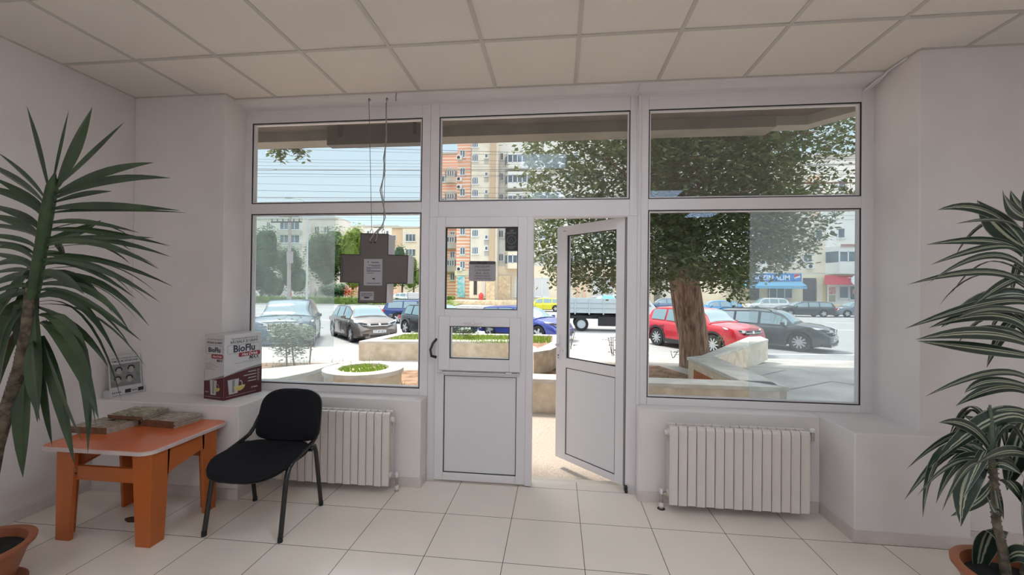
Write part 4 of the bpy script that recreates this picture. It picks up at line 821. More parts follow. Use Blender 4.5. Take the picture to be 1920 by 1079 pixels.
while n_ < 5600:
    x = rb.uniform(990, 1700) if n_ < 4000 else rb.uniform(1170, 1500); yl_ = lowy(x); y = rb.uniform(120, yl_-12); d = rb.uniform(5.9, 11.2)
    if x < 1060 and rb.random() < .25: continue
    if x > 1440 and rb.random() < min(.94, (x-1440)/170*.97 if y > 250 else (x-1440)/250*.9): continue
    if x > 1500 and y > 300 and rb.random() < .4: continue
    c = at(x, y, d)
    if c.z < 1.0 or c.y < 1.9: continue
    cluster(c, 12, .12, .115); n_ += 1
for i in range(230):   # hanging twigs along the lower edge
    x = rb.uniform(1000, 1620); y = lowy(x)+rb.uniform(-40, 4); d = rb.uniform(6.0, 9.5); c = at(x, y, d)
    if x > 1480 and rb.random() < .45: continue
    up_ = c+V((rb.uniform(-.12, .12), rb.uniform(-.1, .1), rb.uniform(.25, .5))); tw.tube([up_, c], .004, 3)
    for k in range(12): leafcard(m, c.lerp(up_, k/12)+V((rb.gauss(0, .03), rb.gauss(0, .03), 0)), .085*rb.uniform(.7, 1.2), rb, 1.2)
for i in range(420): # the unseen upper crown
    c = V((2.6, 5.2, 5.4))+V((rb.gauss(0, 1.8), rb.gauss(0, 1.5), rb.uniform(-.6, 2.6))); cluster(c, 12, .25, .16)
m.build('crown', dark, t); tw.build('twig', bark, t)['kind'] = 'stuff'
t = thing('hanging_branch', 'leafy branch tip hanging into view at the top of the left window', 'branch', at(540, 270, 6)); m = M(); q = M(); q.tube([at(560, 200, 6.1), at(540, 262, 6), at(520, 285, 6)], [.015, .01, .004], 5).tube([at(548, 250, 6), at(568, 285, 6)], [.01, .004], 5); q.build('twig', bark, t)
for i in range(430):
    x = rb.gauss(rb.choice((522, 562, 545)), 9); y = rb.gauss(285 if x < 545 else 282, 11) if abs(x-545) > 8 else rb.uniform(262, 285); leafcard(m, at(x, y-4, 6+rb.uniform(-.15, .15)), .085, rb, .9)
m.build('foliage', dark, t)
# shrub behind the left film
t = thing('shrub', 'loose green shrub seen through the milky film of the left window', 'shrub', (-4.75, 5.0, -.08)); m = M(); rs_ = random.Random(5)
for a, b, n in (((545, 625), 26, 700), ((520, 620), 18, 450), ((575, 625), 16, 400), ((560, 650), 20, 380), ((530, 655), 18, 260)):
    for _ in range(n): leafcard(m, at(a[0]+rs_.gauss(0, b*.55), a[1]+rs_.gauss(0, b*.5), 8.3+rs_.gauss(0, .3)), .075, rs_)
m.build('foliage', leafmat('shrub_leaf', (.07, .11, .05), (.14, .19, .09)), t)
q = M()
for x in (538, 552, 580): q.tube([at(x, 690, 8.3), at(x+rs_.uniform(-8, 8), 630, 8.3)], .015, 5)
q.build('stem', bark, t)
def tuft(px, py, d, h, n, label, s=.06, sp=.10):
    c = at(px, py, d); t = thing('small_plant', label, 'plant', c); m = M(); q = M()
    for k in range(3): q.tube([c+V((rs_.uniform(-.04, .04), 0, 0)), c+V((rs_.uniform(-.1, .1), rs_.uniform(-.1, .1), h))], .005, 4)
    for _ in range(n): leafcard(m, c+V((rs_.gauss(0, sp), rs_.gauss(0, sp), rs_.uniform(.1, 1)*h)), s, rs_)
    q.build('stem', bark, t); m.build('foliage', park1, t)
tuft(873, 632, 9.9, .34, 260, 'leafy green bush in the raised planter, seen through the pet flap', .07, .13)
tuft(1350, 650, 10.3, .26, 120, 'green shoots growing behind the stone wall in front of the red car', .05, .16)
tuft(1068, 655, 7.0, .35, 40, 'thin weed in front of the street, seen low in the open door glass', .05, .08)
tuft(1148, 668, 6.6, .30, 45, 'thin leafy weed at the lower right of the open door glass', .05, .09)
tuft(1264, 672, 8.0, .15, 40, 'small dry weed beside the foot of the big tree', .05, .08)
# park and trees across the street on the left
tree('hazy dark green tree at the far left beyond the street', 492, 412, 560, 36, 51, park3, 3600, s=.5)
tree('broad green tree left of the lamp post beyond the street', 545, 455, 562, 36, 66, park3, 2600, s=.5)
tree('broad tree in the park right of the lamp post', 612, 418, 562, 48, 55, park1, 5200, s=.5)
tree('yellow green tree beside the hanging cross', 662, 420, 545, 30, 54, park2, 3000, s=.45)
tree('low leafy tree behind the hanging cross', 700, 470, 552, 45, 62, park1, 2600, s=.5)
tree('slim yellow green tree at the right edge of the left window', 776, 478, 552, 18, 60, park2, 2000, s=.4)
tree('grey green tree behind the hanging cross near the orange building', 755, 460, 548, 24, 68, park3, 1800, s=.5)
tree('small tree left of the striped building, partly hidden by the post', 812, 470, 560, 22, 60, park1, 1500, s=.45)
tree('round bright bush at the foot of the striped building', 846, 552, 575, 9, 56, park2, 700, s=.25, name='bush', cat='bush', group='bushes across the street')
tree('low shrubbery below the broad park tree', 625, 530, 566, 30, 50.5, park3, 1500, s=.3, trunk=False, name='bush', cat='bush', group='bushes across the street')
t = thing('hedge', 'long clipped hedge along the far pavement of the park', 'hedge', (-33, 47.6, -.45)); m = M(); rh = random.Random(8)
m2 = M(); m2.box(-48, -24.5, 47.2, 48.2, -.5, .35); m2.build('hedge_core', grassm, t)
for _ in range(5200): leafcard(m, V((rh.uniform(-48, -24.3), rh.choice((rh.uniform(47.0, 47.3), rh.uniform(47.2, 48.3))), rh.uniform(-.45, .55))), .2, rh)
m.build('foliage', park1, t)
t = thing('flower_bed', 'bright green flower border right of the hedge', 'flower bed', (-20, 48, -.45)); m = M()
for _ in range(5200): leafcard(m, V((rh.uniform(-24.3, -13.4), rh.uniform(47.0, 50), rh.uniform(-.45, .25))), .2, rh)
m.build('foliage', park2, t)
for k, (px, py, lab) in enumerate(((653, 547, 'smaller red flower clump left of the hanging cross'), (676, 546, 'larger red flower clump beside the hanging cross'))):
    c = at(px, py, 54.5); t = thing('flower_clump', lab, 'flowers', c, 0, 'red flower clumps'); m = M()
    for _ in range(260): leafcard(m, c+V((rh.gauss(0, .28+.15*k), rh.gauss(0, .2), rh.gauss(0, .35))), .2, rh)
    m.build('petals', mat('red_petal', (.65, .03, .025), .6), t)['kind'] = 'stuff'
t = thing('playground_fence', 'low yellow fence behind the red flowers', 'fence', at(650, 560, 57)); q = M()
for k in range(12): x0 = at(634+4.5*k, 552, 57); q.box(x0.x-.04, x0.x+.04, x0.y-.04, x0.y+.04, -.45, x0.z+.55)
a, b = at(634, 545, 57), at(684, 545, 57); q.tube([a, b], .05, 5); q.tube([a-V((0, 0, .6)), b-V((0, 0, .6))], .05, 5); q.build('railing', mat('yellow_paint', (.60, .42, .08), .5), t)
# rock monument
t = thing('rock_monument', 'pile of pale pointed rocks rising behind the hedge', 'rock', at(598, 560, 59)); rockm = mat('pale_rock', (.46, .42, .36), .95, c2=(.24, .22, .19), nscale=1.5, bump=.5, bscale=6)
for cx, top, wd in ((600, 527, 9), (588, 540, 8), (612, 543, 10), (578, 548, 8), (622, 550, 8)):
    b0, tp = at(cx, 562, 59), at(cx, top, 59); r = wd*59/CF; m = M()
    m.rings([[b0.lerp(tp, f)+V((r*k*cos(2*pi*j/7+cx)*rh.uniform(.8, 1.1)+.3*f, r*k*sin(2*pi*j/7+cx), 0)) for j in range(7)] for f, k in ((0, 1), (.35, .8), (.7, .42), (1, .06))]); m.build('rock', rockm, t)
# person in orange
t = thing('person', 'person in an orange top and light trousers walking far left by the hedge', 'person', at(484, 572, 47)); P0 = t.location.copy(); P0.z = -.5; P0.y = 45.9; t.location = P0; WM[t.name] = Matrix.Translation(P0)
def L(x, y, z): return P0+V((x, y, z))
sk = mat('skin', (.45, .27, .19), .6)
m = M(); 
for s_ in (-1, 1):
    m.tube([L(.10*s_, 0, .93), L(.13*s_+.06*s_, -.02, .5), L(.13*s_+.12*s_, 0, .08), L(.13*s_+.12*s_+.02, -.12, .03)], [.095, .065, .045, .04], 8)
    m.tube([L(.19*s_, 0, 1.42), L(.27*s_, 0, 1.15), L(.26*s_, -.12, .93), L(.26*s_, -.16, .85)], [.055, .045, .035, .03], 8)
m.tube([L(0, 0, .88), L(0, 0, 1.0), L(0, 0, 1.2), L(0, 0, 1.38), L(0, 0, 1.46), L(0, 0, 1.55)], [.16, .16, .16, .19, .09, .055], 10); m.ball(L(0, -.01, 1.65), .11, 10, sq=(.8, .92, 1.15)); m.build('body', sk, t, smooth=True)
m = M(); m.tube([L(0, 0, .86), L(0, 0, 1.0), L(0, 0, 1.2), L(0, 0, 1.38), L(0, 0, 1.47)], [.185, .175, .175, .21, .10], 12)
for s_ in (-1, 1): m.tube([L(.17*s_, 0, 1.44), L(.275*s_, 0, 1.15), L(.265*s_, -.1, .97)], [.075, .062, .05], 8)
m.build('orange_top', mat('orange_cloth', (.60, .13, .05), .9), t, smooth=True)
m = M()
for s_ in (-1, 1): m.tube([L(.09*s_, 0, .98), L(.13*s_+.06*s_, -.02, .5), L(.13*s_+.12*s_, 0, .10)], [.115, .085, .065], 8)
m.build('trousers', mat('khaki_cloth', (.42, .38, .30), .9), t, smooth=True); m = M(); m.ball(L(0, .02, 1.69), .115, 8, sq=(.85, .95, 1)); m.build('hair', mat('dark_hair', (.03, .02, .015), .8), t, smooth=True)

# poles and wires
t = thing('utility_pole', 'grey concrete utility pole with crossarms, seen through the left film', 'pole', onY(541, 575, 43)); c = t.location; polem = mat('pole_concrete', (.42, .36, .34), .9, noise=.2, nscale=3)
top = onY(541, 404, 43); M().tube([(c.x, 43, -.6), (c.x, 43, top.z)], [.24, .17], 10).build('shaft', polem, t)
q = M(); q.box(c.x-2.3, c.x+1.6, 42.8, 42.95, top.z-.9, top.z-.75).box(c.x-1.2, c.x+1.2, 42.8, 42.95, top.z-.2, top.z-.08)
for k in range(6): q.tube([(c.x-2.2+.7*k, 42.87, top.z-.75), (c.x-2.2+.7*k, 42.87, top.z-.45)], .06, 6)
q.build('crossarm', mat('dark_iron', (.03, .025, .025), .5), t); M().box(c.x-.05, c.x+.5, 42.6, 43.0, 2.9+1.6, 5.9).build('junction_box', polem, t)
t = thing('street_lamp', 'slim pale street lamp post right of the utility pole', 'street lamp', onY(575, 573, 45)); c = t.location; top = onY(577, 404, 45); lampm = mat('galvanised_steel', (.55, .60, .60), .5, .2)
M().tube([(c.x, 45, -.6), (c.x, 45, 2), (top.x, 45, top.z+1.5)], [.15, .12, .09], 8).build('pole', lampm, t)
q = M(); q.tube([(top.x, 45, top.z+1.5), (top.x-.6, 44.5, top.z+1.9), (top.x-1.6, 44, top.z+2.0)], .06, 6); q.build('arm', lampm, t); M().box(top.x-2.3, top.x-1.5, 43.85, 44.15, top.z+1.92, top.z+2.08).build('lamp_head', lampm, t)
wirem = mat('overhead_wire', (.05, .055, .06), .7)
WY = [(272, 285, 3), (279, 290, 2), (300, 300, 2), (305, 307, 2), (312, 312, 2), (318, 320, 3), (321, 316, 4), (327, 328, 3), (333, 330, 2), (346, 352, 2), (359, 362, 3), (372, 369, 4), (374, 374, 2), (409, 408, 2), (413, 414, 2)]
for k, (ya, yb, wd) in enumerate(WY):
    Y = 21+k*.45; a, b = onY(470, ya, Y), onY(1000, yb, Y); d = (b-a)/(b.x-a.x); p0 = a+d*(-34-a.x); p1 = a+d*(42-a.x); ps = [p0.lerp(p1, j/12)-V((0, 0, .5*(1-((j-5)/6.5)**2)-.45)) for j in range(13)]
    q = M(); q.tube(ps, .0045*wd, 4); nm = ['highest', 'second', 'third', 'fourth', 'fifth', 'sixth', 'seventh', 'eighth', 'ninth', 'tenth', 'eleventh', 'twelfth', 'thirteenth', 'fourteenth', 'lowest'][k]
    tag(q.build('overhead_wire', wirem), ('%s overhead wire crossing the street, counted from the top' % nm), 'wire', 'overhead wires')

# ------------------------------------------------------------------ buildings
wing = mat('far_window_glass', (.16, .20, .24), .12, noise=.4, nscale=.8); fr_ = mat('far_window_frame', (.72, .73, .74), .5); shade = mat('dark_opening', (.05, .045, .045), .8)
class Bld:
    def __init__(s, label, Y, x0, x1, ytop, m, depth=8, name='apartment_building', zt=None, steps=None):
        s.Y = Y; a, b = onY(x0, 560, Y), onY(x1, 560, Y); zt = onY((x0+x1)/2, ytop, Y).z if zt is None else zt
        s.t = thing(name, label, 'building', ((a.x+b.x)/2, Y, -.5)); s.zt = zt
        M().box(a.x, b.x, Y, Y+depth, -.7, zt).build('wall', m, s.t)
        M().box(a.x, b.x, Y-.25, Y+depth, zt, zt+.35).build('roof_edge', fasc2, s.t)
    def rect(s, name, x0, x1, y0, y1, m, out=.1, dep=.1, bevel=0):
        a, b = onY(x0, (y0+y1)/2, s.Y), onY(x1, (y0+y1)/2, s.Y); z1, z0 = onY((x0+x1)/2, y0, s.Y).z, onY((x0+x1)/2, y1, s.Y).z
        return M().box(a.x, b.x, s.Y-out, s.Y-out+dep+.05, z0, z1).build(name, m, s.t)
    def win(s, x0, x1, y0, y1, n=2, out=.06, pm=None, sill=True):
        a, b = onY(x0, (y0+y1)/2, s.Y), onY(x1, (y0+y1)/2, s.Y); z1, z0 = onY((x0+x1)/2, y0, s.Y).z, onY((x0+x1)/2, y1, s.Y).z; q = M(); w_ = .09; Y = s.Y-out
        ring(q, a.x, b.x, z0, z1, w_, Y-.03, s.Y+.02)
        for k in range(1, n): x = a.x+(b.x-a.x)*k/n; q.box(x-.05, x+.05, Y-.03, s.Y+.02, z0, z1)
        if sill: q.box(a.x-.1, b.x+.1, Y-.14, s.Y, z0-.1, z0)
        f = q.build('window', fr_, s.t); M().box(a.x+w_, b.x-w_, Y+.0, s.Y+.01, z0+w_, z1-w_).build('pane', pm or wing, f); return f
    def bay(s, x0, x1, y0, y1, yw0, yw1, n, m, out=1.2, pmat=None):
        """glazed balcony: a parapet box with splayed sides and a band of windows"""
        a, b = onY(x0, y1, s.Y-out), onY(x1, y1, s.Y-out); z0, z1 = onY((x0+x1)/2, y1, s.Y-out).z, onY((x0+x1)/2, y0, s.Y-out).z; w0, w1 = onY((x0+x1)/2, yw1, s.Y-out).z, onY((x0+x1)/2, yw0, s.Y-out).z
        fp = [(a.x-.7, s.Y), (a.x, s.Y-out), (b.x, s.Y-out), (b.x+.7, s.Y)]; q = M(); q.rings([[(x, y, z0) for x, y in fp], [(x, y, w0) for x, y in fp]]); q.rings([[(x, y, w1) for x, y in fp], [(x, y, z1) for x, y in fp]]); o = q.build('balcony', m, s.t)
        q = M(); q.rings([[(x*.999+.0, y+.08, w0) for x, y in fp], [(x*.999, y+.08, w1) for x, y in fp]]); g_ = q.build('glazing', pmat or wing, o)
        q = M()
        for k in range(n+1): x = a.x+(b.x-a.x)*k/n; q.box(x-.06, x+.06, s.Y-out-.02, s.Y-out+.1, w0, w1)
        q.box(a.x, b.x, s.Y-out-.02, s.Y-out+.1, w0, w0+.1).box(a.x, b.x, s.Y-out-.02, s.Y-out+.1, w1-.1, w1); q.build('balcony_window', fr_, o); return o
    def aircon(s, x, y):
        p = onY(x, y, s.Y); q = M(); q.box(p.x-.4, p.x+.4, s.Y-.45, s.Y, p.z-.3, p.z+.3); o = q.build('air_conditioner', fr_, s.t); M().lathe([(.24, 0), (.22, .02), (.02, .02)], (p.x-.08, s.Y-.47, p.z), 14, axis='y').build('fan_grille', shade, o)
fasc2 = mat('roof_edge_grey', (.55, .52, .48), .9)
def stripes(name, a, b, sc, wd=.5):
    m = mat(name, a, .9); n = m.node_tree; p = n.nodes['Principled BSDF']; t = n.nodes.new('ShaderNodeTexCoord'); s = n.nodes.new('ShaderNodeSeparateXYZ'); n.links.new(t.outputs['Object'], s.inputs[0])
    w_ = n.nodes.new('ShaderNodeMath'); w_.operation = 'MULTIPLY'; w_.inputs[1].default_value = sc; n.links.new(s.outputs['Z'], w_.inputs[0]); f = n.nodes.new('ShaderNodeMath'); f.operation = 'FRACT'; n.links.new(w_.outputs[0], f.inputs[0])
    g_ = n.nodes.new('ShaderNodeMath'); g_.operation = 'GREATER_THAN'; g_.inputs[1].default_value = wd; n.links.new(f.outputs[0], g_.inputs[0]); x = n.nodes.new('ShaderNodeMix'); x.data_type = 'RGBA'; x.inputs[6].default_value = (*a, 1); x.inputs[7].default_value = (*b, 1); n.links.new(g_.outputs[0], x.inputs[0]); n.links.new(x.outputs[2], p.inputs[0]); return m
redst = stripes('orange_striped_render', (.80, .38, .25), (.84, .72, .60), 1.9, .62); cream = mat('cream_render', (.80, .72, .57), .9, noise=.1, nscale=.5, bump=.1); beige = mat('beige_render', (.80, .72, .60), .9, noise=.12, nscale=.6); palew = mat('pale_grey_render', (.82, .80, .75), .9, noise=.14, nscale=.5); peach = mat('peach_render', (.84, .73, .57), .9, noise=.1, nscale=.5); stonec = mat('rubble_stone_cladding', (.82, .66, .45), .95, c2=(.60, .45, .29), nscale=2.2, detail=8, bump=.3); stm = mat('grey_balcony_render', (.52, .50, .45), .9, noise=.15, nscale=.8)
orangew = mat('orange_render', (.80, .56, .40), .9, noise=.1, nscale=.5); whitew = mat('white_render', (.86, .82, .76), .9, noise=.08, nscale=.5)
# striped tower block (far end)
b1 = Bld('far block with orange and white stripes and grey bay windows, left of the transom', 69, 800, 858, 290, redst, 6)
for y in (322, 365, 405, 446, 490): b1.bay(838, 851, y-7, y+20, y-2, y+9, 3, stm, 1.0)
for y in (443, 480, 520): b1.win(858-14, 858-5, y-8, y+6, 2)
b1.win(828, 834, 330, 342, 1); b1.win(828, 834, 372, 384, 1)
b2 = Bld('tall block striped in orange brick with narrow windows and air conditioners', 59, 854.5, 880, 0, redst, 8, zt=27)
for y in (288, 321, 360, 400, 433, 470, 496): b2.win(862.5, 872.5, y-6, y+8, 2)
for y in (297, 337, 352, 505): b2.aircon(862, y)
b2.rect('graffiti_panel', 858, 872, 518, 558, mat('turquoise_graffiti', (.12, .50, .55), .6, c2=(.6, .7, .7), nscale=2, detail=6), .12)
b2.rect('shop_base', 853, 881, 508, 517, cream, .1)
b3 = Bld('tall beige block with narrow stair windows between the striped and the grey block', 57.5, 881, 930.5, 0, beige, 8, zt=27)
b3.rect('corner_pilaster', 919, 928, 240, 512, mat('tan_render', (.58, .42, .28), .9), .3)
for y in (270, 296, 339, 362, 402, 437, 470): b3.win(885, 897, y-6, y+7, 3)
for y in (293, 327, 360, 400, 445, 466): b3.win(909, 915, y-4, y+4, 1); b3.rect('spandrel', 908, 916, y+6, y+14, stm, .05)
b3.rect('entrance_wall', 881, 928, 512, 560, cream, .25); b3.rect('entrance_door', 889, 895, 524, 553, shade, .35); b3.rect('side_door', 905, 911, 524, 556, mat('pale_door', (.66, .62, .55), .6), .35); b3.rect('stone_pier', 912, 929, 524, 566, stonec, .6)
b4 = Bld('long pale grey block with projecting glazed balconies behind the tree', 60, 934, 1225, 0, palew, 12, zt=27)
for y, wy in ((296, 289), (336, 327), (373, 366), (410, 402), (443, 434), (484, 478)):
    b4.bay(952, 988, wy-6, wy+26, wy, wy+16, 4, palew if y != 484 else cream, 1.8); b4.win(935, 944, wy-2, wy+12, 2, pm=shade if y == 296 else None)
    for x in (1010, 1060, 1110, 1160): b4.win(x, x+24, wy, wy+14, 3)
b4.rect('peach_base', 934, 1225, 500, 566, peach, .3); b4.rect('stone_pier', 934, 958, 518, 566, stonec, .8)
for a_, b_ in ((966, 1002), (1003, 1030), (1050, 1070), (1110, 1150), (1180, 1215)): f_ = b4.win(a_, b_, 521, 557, 2, .4, pm=mat('pale_shop_window', (.62, .64, .64), .3))
for a_ in (1080, 1092): b4.rect('orange_pilaster', a_, a_+5, 505, 560, orangew, .5)
struct('ground_stone_terrace', M().box(onY(845, 575, 52).x, onY(1240, 575, 52).x, 52, 57, -.5, .1), stonec)
# right block with the shops
b5 = Bld('white and peach block with shops on the right beyond the tree', 54, 1262, 1720, 296, whitew, 12)
b5.rect('orange_band', 1515, 1537, 376, 410, orangew, .06); b5.rect('orange_band', 1515, 1537, 330, 345, orangew, .06); b5.rect('peach_wall', 1440, 1548, 410, 512, peach, .05)
for x, y in ((1530, 347), (1578, 347), (1535, 440), (1577, 437), (1625, 437), (1625, 347), (1440, 347), (1440, 437), (1400, 347), (1400, 437), (1340, 400), (1300, 400), (1250, 400)): None if x < 1285 else b5.win(x-7, x+7, y-9, y+10, 1)
b5.bay(1574, 1640, 462, 514, 471, 492, 4, palew, 1.6); b5.win(1475, 1490, 477, 493, 2); b5.win(1505, 1523, 477, 491, 2); b5.aircon(1517, 500)
b5.rect('balcony_roof', 1560, 1640, 461, 465, mat('rusty_sheet', (.38, .22, .18), .7), 1.8)
b5.rect('ground_floor', 1262, 1720, 515, 575, mat('warm_shop_wall', (.84, .73, .54), .9, noise=.1, nscale=.6), .3)
b5.rect('doorway', 1503, 1526, 522, 573, mat('dark_doorway', (.09, .08, .09), .6), .4); b5.rect('door_surround', 1527, 1537, 522, 573, cream, .6); b5.rect('yellow_pilaster', 1538, 1544, 522, 570, mat('yellow_render', (.68, .52, .24), .9), .5)
b5.rect('shop_window', 1438, 1482, 539, 560, shade, .45); b5.win(1438, 1482, 539, 560, 3, .5, sill=False)
b5.rect('shop_door', 1404, 1420, 537, 563, mat('dark_doorway', (.09, .08, .09), .6), .5)
b5.rect('white_shop_wall', 1546, 1660, 533, 575, whitew, .5); b5.win(1567, 1585, 537, 560, 1, .6); b5.rect('kiosk_glass', 1587, 1606, 537, 562, wing, .6); b5.win(1586, 1607, 536, 563, 1, .62, sill=False)
o = b5.rect('red_print_panel', 1550, 1562, 539, 552, mat('red_shop_print', (.62, .09, .07), .6, c2=(.7, .6, .55), nscale=3), .55)
o = b5.rect('green_print_panel', 1550, 1561, 554, 566, mat('olive_print', (.38, .38, .26), .6), .55)
b5.rect('red_sticker', 1591, 1601, 543, 551, mat('pink_print', (.62, .30, .28), .6), .7)
# blue shop sign and awning
blue = mat('blue_sign', (.03, .20, .50), .5); Ys = 52.9
def panel(t, name, x0, x1, y0, y1, Y, m, th=.15):
    a, b = onY(x0, (y0+y1)/2, Y), onY(x1, (y0+y1)/2, Y); z1, z0 = onY((x0+x1)/2, y0, Y).z, onY((x0+x1)/2, y1, Y).z; o = M().box(a.x, b.x, Y, Y+th, z0, z1).build(name, m, t); return a.x, b.x, z0, z1
t = thing('shop_sign', 'blue shop sign board with white letters and a round emblem beyond the tree', 'sign', onY(1440, 520, Ys)); X0, X1, Z0, Z1 = panel(t, 'sign_board', 1378, 1503, 513, 528, Ys, blue)
q = M(); text(q, 'MAGAZIN SLIM', (Z1-Z0)*.85, frameT(((X0+X1)/2-.3, Ys-.01, (Z0+Z1)/2-.05), (1, 0, 0), (0, 0, 1)), 0, bold=.02); q.build('lettering', white, t)
for cx_, nm in ((X1-.55, 'emblem'), (X0+.45, 'emblem')):
    q = M(); r_ = .38; cz_ = (Z0+Z1)/2+.12; pts = [radians(15*k) for k in range(24)]
    q.poly([(cx_+r_*cos(a), Ys-.012, cz_+r_*sin(a)) for a in pts], 0); q.poly([(cx_+r_*.95*cos(radians(a)), Ys-.02, cz_+r_*.95*sin(radians(a))) for a in range(20, 201, 12)], 1); q.poly([(cx_+r_*.95*cos(radians(a)), Ys-.02, cz_+r_*.95*sin(radians(a))) for a in range(225, 356, 12)], 2); q.build(nm, [white, mat('red_emblem', (.55, .03, .04), .5), blue], t)
t = thing('awning', 'pale blue awning under the blue shop sign', 'awning', onY(1440, 534, 52)); a, b = onY(1382, 530, Ys), onY(1503, 530, Ys); c, d = onY(1372, 540, 51.2), onY(1513, 540, 51.2)
q = M(); q.ext([a, b, V((d.x, 51.2, d.z+.2)), V((c.x, 51.2, c.z+.2))], (0, 0, .05)); q.box(c.x, d.x, 51.15, 51.2, c.z-.05, c.z+.22); q.build('awning_cloth', mat('pale_blue_cloth', (.16, .42, .62), .8), t)
t = thing('awning', 'dark red awning over the white kiosk at the far right', 'awning', onY(1590, 525, 52)); a, b = onY(1546, 517, Ys), onY(1650, 519, Ys); c, d = onY(1546, 534, 51.6), onY(1650, 534, 51.6); redc = mat('red_cloth', (.42, .03, .05), .8)
q = M(); q.ext([a, b, V((d.x, 51.6, d.z)), V((c.x, 51.6, c.z))], (0, 0, .05)); q.build('awning_cloth', redc, t)
t = thing('round_shop_sign', 'round white disc sign at the right end of the red awning', 'sign', onY(1606, 526, 51.2)); q = M(); q.lathe([(.62, 0), (.62, .12)], onY(1607, 526, 51.0), 20, axis='y'); q.build('disc', white, t); c_ = onY(1607, 526, 51.0); M().box(c_.x-.05, c_.x+.05, 51.1, 53.8, c_.z+.3, c_.z+.4).build('bracket', fr_, t)
t = thing('garden_wall', 'low yellowish stone wall in front of the shops', 'wall', onY(1430, 580, 49.5)); a, b = onY(1215, 572, 49.5), onY(1660, 572, 49.5); M().box(a.x, b.x, 49.4, 49.7, -.55, onY(1480, 571, 49.5).z).build('wall_body', stonec, t)
# left blocks
greyb = mat('grey_panel_render', (.72, .68, .63), .9, noise=.1, nscale=.4)
b6 = Bld('grey apartment block behind the trees, seen through the left film', 84, 478, 566, 411, greyb, 3)
for y in (424, 449, 478, 506):
    for x0, x1 in ((500, 507), (525, 541), (543, 562)): b6.win(x0, x1, y-8, y+7, 2)
    b6.rect('balcony_band', 520, 566, y+9, y+17, stm, .5)
b7 = Bld('block with a sloping curved roof edge behind the broad park tree', 88, 567, 632, 411, greyb, 6)
for x in (572, 590, 608): b7.win(x, x+9, 425, 437, 2)
b8 = Bld('long white block behind the yellow green tree', 97, 634, 747, 426, whitew, 8)
for y in (438, 462, 486):
    for x in (671, 688, 706, 724): b8.win(x, x+5, y-5, y+6, 1)
b8.rect('roof_hut', 679, 684, 421, 426, fasc2, 0, 2); b8.rect('roof_hut', 700, 718, 421, 427, fasc2, 0, 2)
b9 = Bld('beige and orange corner block right of the hanging cross', 84, 733, 830, 428, orangew, 8)
b9.rect('beige_bay', 757, 830, 430, 560, beige, .8)
for y in (447, 475, 503): b9.win(763, 782, y-7, y+7, 3, .9); b9.win(737, 743, y-6, y+5, 1); b9.win(800, 815, y-7, y+7, 2, .9)
# white printed panel near the hedge
t = thing('notice_panel', 'white printed notice panel standing beyond the road beside the post', 'notice panel', onY(776, 575, 36)); X0, X1, Z0, Z1 = panel(t, 'panel_sheet', 763, 789, 549, 573, 36, white, .04)
q = M(); 
for k in range(5): q.box(X0+.12, X1-.12-.1*(k % 2), 35.985, 36, Z1-.17-.19*k, Z1-.11-.19*k)
q.build('print_lines', greyp, t); q = M(); q.box(X0+.05, X0+.1, 36, 36.05, -.62, Z1).box(X1-.1, X1-.05, 36, 36.05, -.62, Z1); q.build('stand_post', lampm, t)
t = thing('hydrant', 'red fire hydrant beside the beige block entrance', 'hydrant', onY(902, 566, 55.5)); c = onY(902, 561, 55.5); M().lathe([(.32, -.9), (.3, -.1), (.38, -.05), (.34, .35), (.15, .55), (.05, .65)], (c.x, 55.5, c.z+.3), 12).build('hydrant_body', mat('red_paint', (.62, .06, .06), .5), t, smooth=True)
# ------------------------------------------------------------------ cars
tyre = mat('tyre_rubber', (.02, .02, .021), .8); rimm = mat('alloy_rim', (.52, .53, .54), .35, .4); rimb = mat('rim_shadow', (.10, .10, .105), .5); cglass = mat('car_glass', (.16, .25, .28), .05, spec=.9, coat=.6); dplas = mat('dark_car_plastic', (.03, .03, .032), .55)
lampc = mat('headlamp_lens', (.62, .65, .68), .1, .2, coat=.5); lampd = mat('headlamp_inner', (.07, .075, .08), .2); redl = mat('tail_lamp_red', (.45, .02, .02), .15, coat=.5); platem = mat('number_plate', (.75, .76, .76), .4); chromem = mat('car_chrome', (.75, .76, .78), .12, 1)
def paint(name, c, met=.35): return mat('car_paint_'+name, c, .28, met, coat=.8)
def lerpl(pts, x):
    if x <= pts[0][0]: return pts[0][1]
    for (a, b), (c, d) in zip(pts, pts[1:]):
        if x <= c:
            t = (x-a)/(c-a) if c > a else 0; t2 = t*t*(3-2*t)*.5+t*.5; return b+(d-b)*t2
    return pts[-1][1]
